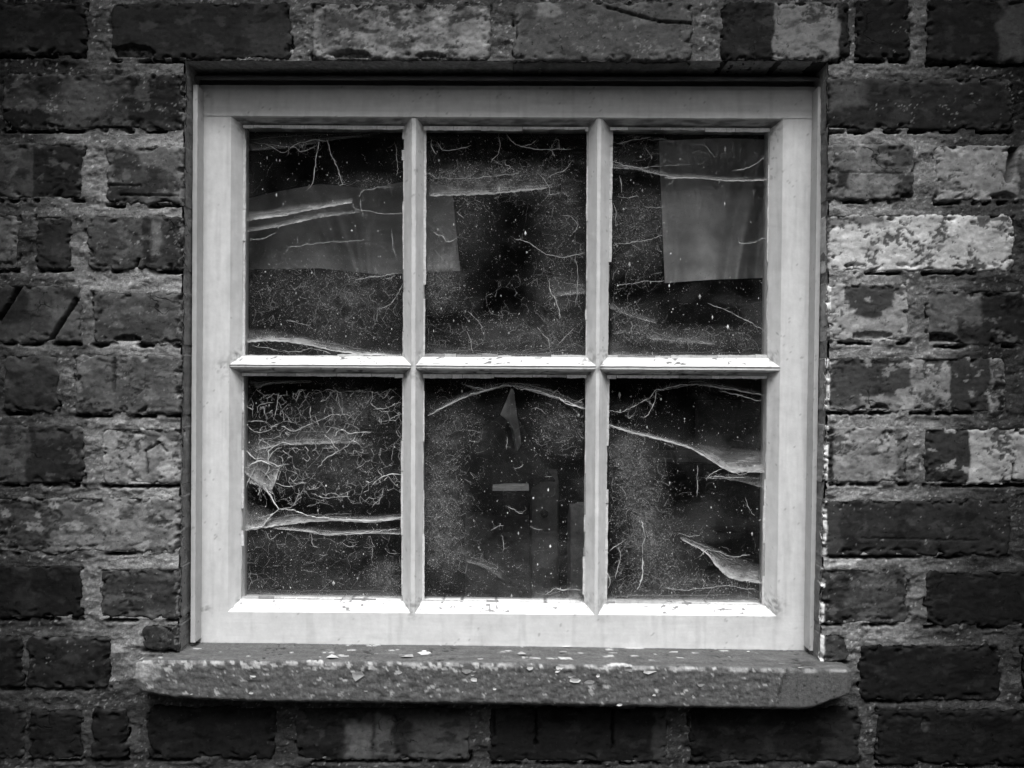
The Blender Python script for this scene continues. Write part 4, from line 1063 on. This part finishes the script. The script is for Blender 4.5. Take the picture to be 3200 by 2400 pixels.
    for _ in range(420):
        fibre(random.uniform(lx0, lx1), random.uniform(ly0, ly1), random.uniform(3, 22), random.uniform(.00006, .00015), random.uniform(.15, .6))
    tb.build('fibres', root, 'stuff')
    for ni, (x0, x1, y0, y1, cnt, reach) in enumerate(nets):
        bold = 1.35 if ci == 3 and ni < 2 else .85
        nt_ = Tubes()
        Q = np.stack([rng.uniform(x0, x1, cnt), rng.uniform(y0, y1, cnt)], -1)
        den = fbm(Q[:, 0] / 260, Q[:, 1] / 200, ci * 2.0, 3)
        Q = Q[den > -.22]
        Q = np.stack([ox + Q[:, 0] / k, oy + Q[:, 1] / k], -1)
        done = set()
        for i in range(len(Q)):
            d = np.hypot(*(Q - Q[i]).T); o = np.argsort(d)[1:4]
            for j in o[:random.choice([2, 2, 3])]:
                if d[j] > reach or (min(i, j), max(i, j)) in done: continue
                done.add((min(i, j), max(i, j)))
                n = 6; t = np.linspace(0, 1, n)[:, None]; bow = rng.normal(0, .06) * d[j]
                nrm = np.array([-(Q[j] - Q[i])[1], (Q[j] - Q[i])[0]]) / (d[j] + 1e-6)
                C_ = Q[i] * (1 - t) + Q[j] * t + nrm * bow * np.sin(np.pi * t) + rng.normal(0, .4, (n, 2))
                C_[:, 0] = np.clip(C_[:, 0], lx0, lx1); C_[:, 1] = np.clip(C_[:, 1], ly0, ly1)
                rr = random.choice([.00006, .00008, .00010, .00014, .00022])
                nt_.add(PX(C_[:, 0], C_[:, 1], WD0 + .002 + .002 * float(noise(Q[i, 0] / 30, Q[i, 1] / 30))), rr * bold * (1 + .4 * rng.normal(0, 1, n).clip(-1, 1)), 3, min(.95, random.uniform(.25, .6) * bold))
        nt_.build('net', root, 'stuff')

cobweb(0, 'dusty cobweb with two dangling strands and long pale veils in top left pane', [
    ([(665, 180), (690, 260), (735, 360), (770, 470)], 1.5), ([(610, 200), (592, 320), (575, 450), (530, 515)], 1.4), [(745, 450), (742, 478), (770, 470), (785, 466)],
    [(440, 225), (520, 195), (610, 180), (660, 190)], [(270, 215), (380, 265), (450, 225), (500, 260), (550, 240), (600, 220)], [(415, 230), (415, 280)],
    [(880, 560), (890, 640), (900, 690)], [(830, 590), (860, 630), (1020, 655), (1160, 660)], [(880, 545), (930, 500), (1100, 490)],
    [(410, 875), (520, 865), (650, 845), (900, 835)], ([(850, 1085), (1000, 1065), (1130, 1045)], 1.3), [(1040, 1070), (1060, 1085), (1110, 1060)],
    [(1000, 1280), (1080, 1245), (1130, 1170), (1160, 1110)], [(170, 825), (230, 830), (300, 800), (340, 785)], [(400, 1350), (480, 1370), (560, 1385)],
    [(1115, 210), (1120, 300), (1128, 360), (1115, 410)], [(985, 1360), (1000, 1280)], [(180, 1510), (330, 1540), (480, 1560), (560, 1530), (690, 1565)], [(1085, 760), (1095, 860), (1110, 940)]],
    [([(145, 640), (400, 600), (600, 570), (740, 555), (840, 545)], [(145, 705), (350, 680), (500, 650), (700, 612), (830, 590)], .55),
     ([(145, 735), (400, 690), (600, 640), (880, 615)], [(145, 780), (400, 735), (600, 690), (880, 652)], .36),
     ([(140, 1390), (350, 1415), (500, 1445), (700, 1478), (900, 1530), (1160, 1550)], [(140, 1498), (300, 1488), (500, 1505), (700, 1548), (900, 1572), (1160, 1580)], .62),
     ([(145, 108), (500, 108), (900, 125), (1160, 128)], [(150, 255), (440, 232), (640, 192), (900, 155)], .16)],
    [(760, 1180, 230, 150, 1500, 14), (300, 1150, 120, 120, 220, 14), (650, 1450, 350, 80, 400, 14), (950, 460, 150, 40, 120, 16)],
    [(400, 1130, 1000, 1400, 300, 40), (160, 500, 1080, 1400, 80, 46)])
cobweb(1, 'matted cobweb band with hooked threads across the top middle pane', [
    ([(640, 140), (640, 250), (590, 320)], 1.1), ([(690, 150), (780, 225), (960, 245), (1000, 285)], 1.2), [(780, 225), (850, 210), (890, 170)], [(960, 245), (1110, 240)], [(985, 220), (1000, 185), (1030, 180), (1030, 250)],
    ([(205, 170), (210, 250), (235, 280)], 1.3), [(235, 190), (290, 245), (460, 225)], [(680, 305), (690, 345), (715, 360), (650, 395)], ([(960, 425), (1060, 380), (1125, 310)], 1.2),
    [(170, 400), (300, 430), (640, 410), (780, 400)], ([(215, 780), (270, 800), (310, 840), (370, 820)], 1.5), ([(740, 820), (830, 845), (930, 910), (1030, 940), (1200, 915)], 1.1),
    ([(965, 1090), (980, 1180), (1020, 1240), (1035, 1340)], 1.6), [(1135, 940), (1150, 1100), (1140, 1260)], [(430, 1420), (460, 1500), (475, 1560)], [(890, 1390), (950, 1470), (975, 1555)],
    [(1020, 1510), (1080, 1450), (1130, 1400)], [(900, 400), (960, 480), (970, 530), (1040, 520)], [(970, 530), (940, 565)], [(1050, 670), (1120, 690), (1150, 740), (1110, 800)], [(370, 640), (410, 690)], [(440, 1290), (520, 1370), (530, 1420)]],
    [([(165, 455), (450, 420), (700, 430), (990, 450)], [(190, 548), (450, 542), (700, 525), (995, 492)], .42),
     ([(160, 1470), (400, 1510), (600, 1540), (900, 1540), (1210, 1470)], [(160, 1600), (400, 1600), (600, 1600), (900, 1600), (1210, 1600)], .25),
     ([(170, 560), (260, 550), (340, 600)], [(170, 1040), (280, 1030), (375, 1020)], .14), ([(980, 1060), (1080, 1040), (1215, 1050)], [(980, 1200), (1080, 1190), (1215, 1180)], .16)],
    [(520, 420, 260, 55, 900, 12), (900, 470, 160, 80, 350, 14), (270, 1130, 90, 110, 800, 9), (1020, 1180, 120, 200, 500, 14), (750, 1440, 330, 80, 900, 13), (400, 700, 150, 200, 450, 11), (1050, 700, 110, 180, 400, 12)],
    [(170, 1200, 1050, 1560, 260, 48), (180, 1100, 300, 620, 230, 40), (850, 1210, 620, 1100, 110, 44)])
cobweb(2, 'thin cobweb with a straight pale band and drifting specks in top right pane', [
    [(120, 340), (250, 355), (400, 390), (530, 420)], [(120, 310), (200, 345), (300, 360), (480, 352), (640, 340)], ([(910, 380), (1000, 365), (1080, 320), (1120, 290)], 1.3), [(160, 205), (280, 180), (380, 160)], [(400, 175), (470, 178), (530, 205)],
    [(640, 215), (720, 215), (800, 300)], ([(180, 410), (195, 520)], 1.1), [(165, 545), (230, 560), (290, 545)], ([(130, 865), (230, 850), (340, 830), (460, 800)], 1.2), ([(945, 810), (965, 855), (1050, 840), (1100, 820), (1135, 830)], 1.2),
    ([(170, 1120), (300, 1105), (470, 1095)], 1.1), [(750, 1240), (900, 1300), (1040, 1370), (1130, 1430)], [(140, 600), (155, 660), (150, 740)], [(330, 605), (420, 625), (470, 600)], [(1040, 505), (1050, 550)], [(255, 1360), (265, 1470)], [(530, 410), (525, 450), (480, 480)]],
    [([(470, 385), (700, 398), (900, 415), (1150, 412)], [(470, 432), (700, 432), (900, 450), (1150, 442)], .5), ([(110, 300), (250, 330), (400, 350), (530, 390)], [(115, 365), (250, 372), (400, 402), (530, 430)], .28),
     ([(110, 1440), (300, 1520), (700, 1545), (1150, 1555)], [(110, 1600), (300, 1600), (700, 1600), (1150, 1600)], .34), ([(110, 1190), (260, 1270), (420, 1340)], [(110, 1270), (260, 1330), (420, 1372)], .22),
     ([(350, 1380), (550, 1430), (800, 1460)], [(350, 1470), (550, 1490), (800, 1510)], .22)],
    [(280, 800, 130, 170, 900, 9), (650, 1470, 380, 50, 800, 12), (250, 1380, 120, 90, 350, 11), (600, 620, 260, 120, 250, 9), (550, 250, 330, 70, 220, 14)],
    [(120, 460, 560, 1450, 240, 40), (120, 1130, 160, 350, 120, 46), (300, 1130, 1380, 1560, 150, 40)])
cobweb(3, 'thick net of dusty cobweb with a broad white hammock filling bottom left pane', [
    ([(350, 455), (420, 480), (500, 450), (600, 410), (690, 380), (750, 385)], 1.3), ([(570, 705), (620, 650), (720, 595), (780, 550), (810, 510)], 1.4), ([(670, 510), (720, 480), (780, 495), (900, 490)], 1.7), ([(915, 350), (980, 345), (1090, 300)], 1.2),
    ([(300, 800), (400, 820), (500, 795)], 1.2), ([(310, 700), (350, 690), (400, 685)], 1.2), ([(530, 860), (600, 885), (700, 885), (770, 880)], 1.2), ([(900, 810), (960, 770), (1020, 745), (1090, 745)], 1.6),
    ([(230, 800), (290, 890), (330, 960)], 2.4), [(330, 960), (420, 940), (455, 870), (455, 830)], ([(330, 960), (420, 965), (520, 1000), (650, 1015), (900, 1030), (1095, 1010)], 1.8), ([(135, 1080), (220, 1065), (270, 1020), (330, 960)], 2.2),
    [(340, 1070), (500, 1085), (640, 1110), (900, 1095), (1050, 1085)], [(140, 450), (200, 495), (270, 480), (300, 440)], [(145, 425), (200, 420), (270, 435)], [(440, 300), (460, 245), (500, 230)], [(900, 950), (950, 900), (970, 830)],
    [(720, 1160), (770, 1190), (810, 1170)], [(255, 1090), (285, 1145), (330, 1110)], [(530, 1100), (540, 1180), (570, 1190)], [(905, 1180), (900, 1260)], [(300, 420), (320, 330), (340, 250)], ([(250, 660), (330, 700), (360, 690)], 1.6), ([(200, 700), (160, 760), (140, 820)], 1.5), ([(250, 680), (310, 600), (350, 580)], 1.5), ([(230, 720), (300, 800)], 1.8), ([(240, 650), (180, 640), (130, 590)], 1.6), ([(260, 610), (340, 560), (430, 560)], 1.4), ([(150, 690), (220, 670), (300, 690)], 2.2), ([(270, 600), (275, 680), (250, 760)], 1.8), [(205, 370), (215, 325), (300, 310)]],
    [([(130, 1060), (280, 1000), (400, 965), (520, 985), (700, 985), (900, 990), (1095, 975)], [(130, 1092), (300, 1066), (450, 1048), (650, 1032), (900, 1040), (1095, 1020)], .75),
     ([(300, 1055), (500, 1055), (700, 1070), (900, 1075), (1090, 1065)], [(300, 1078), (500, 1098), (640, 1120), (900, 1108), (1090, 1115)], .42),
     ([(125, 590), (200, 550), (270, 560), (335, 660)], [(125, 740), (200, 800), (285, 850), (345, 700)], .5), ([(125, 700), (190, 720), (250, 760)], [(150, 800), (230, 830), (300, 900)], .35),
     ([(125, 870), (200, 920), (290, 960)], [(130, 1085), (210, 1070), (290, 1020)], .38), ([(180, 520), (350, 470), (560, 450), (800, 430)], [(200, 600), (380, 570), (600, 560), (850, 560)], .26),
     ([(130, 1440), (500, 1440), (1080, 1430)], [(130, 1500), (500, 1500), (1080, 1500)], .24), ([(130, 170), (300, 165), (540, 170)], [(200, 225), (300, 195), (540, 185)], .25)],
    [(650, 500, 250, 130, 700, 11), (800, 330, 140, 70, 500, 10), (700, 750, 260, 100, 500, 12), (500, 1200, 260, 90, 450, 12), (980, 1360, 60, 70, 500, 7), (600, 1400, 330, 60, 350, 10), (220, 670, 70, 90, 350, 11)],
    [(135, 1090, 220, 950, 300, 90), (200, 1085, 230, 930, 620, 40), (135, 1080, 1080, 1450, 160, 40)], thin=.00025)
cobweb(4, 'arched white cobweb strung below the bar of the bottom middle pane', [
    ([(170, 385), (280, 330), (400, 270), (500, 235), (640, 205), (680, 205)], 1.5), ([(690, 210), (730, 230), (800, 230), (900, 260), (960, 280), (1020, 320), (1130, 345)], 2.2), [(930, 250), (955, 240), (985, 262)], [(1060, 310), (1130, 285)],
    [(640, 940), (700, 965), (750, 990)], [(555, 1090), (590, 1065), (635, 1055)], ([(890, 1480), (950, 1440), (1000, 1455), (1110, 1440)], 1.2), [(800, 345), (830, 340), (865, 352)], [(690, 712), (740, 700), (755, 690)], [(880, 765), (930, 762)], [(790, 1060), (830, 1075), (870, 1085)],
    [(650, 515), (645, 600)], [(625, 1120), (635, 1180), (622, 1220)], [(370, 195), (450, 210), (540, 235)], [(1090, 490), (1110, 520), (1132, 510)]],
    [([(170, 365), (400, 240), (660, 190), (800, 200), (960, 245), (1135, 320)], [(170, 392), (400, 280), (660, 212), (800, 240), (960, 290), (1135, 352)], .5),
     ([(350, 170), (500, 180), (650, 175), (900, 180)], [(380, 205), (520, 238), (680, 208), (930, 250)], .2), ([(820, 1440), (950, 1420), (1110, 1400)], [(820, 1530), (950, 1530), (1120, 1530)], .3), ([(400, 1240), (500, 1250), (620, 1290)], [(400, 1280), (500, 1310), (620, 1380)], .14)],
    [(260, 900, 100, 230, 1500, 9), (970, 450, 120, 120, 500, 9), (330, 450, 150, 100, 350, 10), (560, 1350, 300, 90, 350, 9), (260, 1200, 90, 120, 500, 12)],
    [(160, 520, 420, 1350, 230, 44), (800, 1130, 330, 640, 130, 36)])
cobweb(5, 'sagging white cobweb hammocks slung to the right stile in bottom right pane', [
    ([(105, 360), (180, 360), (270, 325), (340, 290), (390, 235), (450, 225), (560, 205), (650, 200), (760, 215), (900, 235), (1050, 265)], 1.3), ([(390, 240), (375, 320), (345, 380), (295, 395)], 1.4), ([(780, 235), (900, 265), (1000, 300), (1050, 290)], 1.3),
    ([(700, 770), (740, 735), (800, 705)], 1.1), ([(640, 690), (645, 780), (640, 880)], 1.2), ([(300, 1030), (320, 1100), (310, 1200), (310, 1300), (300, 1400), (275, 1450)], 2.2), ([(165, 1180), (170, 1250), (140, 1380)], 1.2), ([(110, 1215), (160, 1175), (200, 1150)], 1.2),
    ([(80, 1310), (105, 1380), (100, 1440)], 1.6), ([(1045, 1270), (1040, 1400), (1030, 1500)], 1.5), [(520, 1110), (600, 1125), (660, 1115)], [(450, 1440), (600, 1450), (800, 1425), (900, 1440), (1000, 1450)], ([(90, 440), (250, 490), (450, 540), (600, 582)], 1.5),
    [(720, 660), (800, 700), (900, 745), (960, 735)], [(690, 770), (800, 760), (940, 770)], [(930, 890), (960, 960), (990, 1000)], [(180, 825), (210, 870), (215, 900)], [(660, 1250), (690, 1215), (740, 1210), (860, 1250), (960, 1235)], [(220, 365), (228, 400), (265, 378)], [(320, 290), (360, 320), (345, 285)]],
    [([(90, 430), (250, 470), (450, 515), (600, 545), (800, 575), (1058, 590)], [(90, 447), (250, 497), (450, 548), (600, 592), (720, 660), (850, 735), (940, 735), (1058, 738)], .8),
     ([(530, 1120), (700, 1170), (850, 1230), (1058, 1300)], [(540, 1142), (690, 1225), (760, 1310), (850, 1385), (1055, 1418)], .62),
     ([(390, 220), (560, 170), (650, 155), (760, 180), (1050, 240)], [(390, 245), (560, 212), (650, 202), (760, 218), (1050, 268)], .35), ([(690, 740), (850, 740), (1058, 740)], [(690, 775), (850, 780), (1058, 835)], .18),
     ([(80, 1440), (300, 1440), (700, 1440), (1050, 1440)], [(80, 1525), (300, 1520), (700, 1520), (1050, 1525)], .26)],
    [(290, 900, 100, 230, 1900, 10), (190, 650, 80, 110, 500, 9), (450, 1200, 160, 120, 700, 11), (550, 1420, 280, 50, 600, 13), (330, 1150, 50, 130, 500, 12)],
    [(90, 500, 560, 1450, 380, 40), (150, 1040, 1300, 1510, 150, 46)])
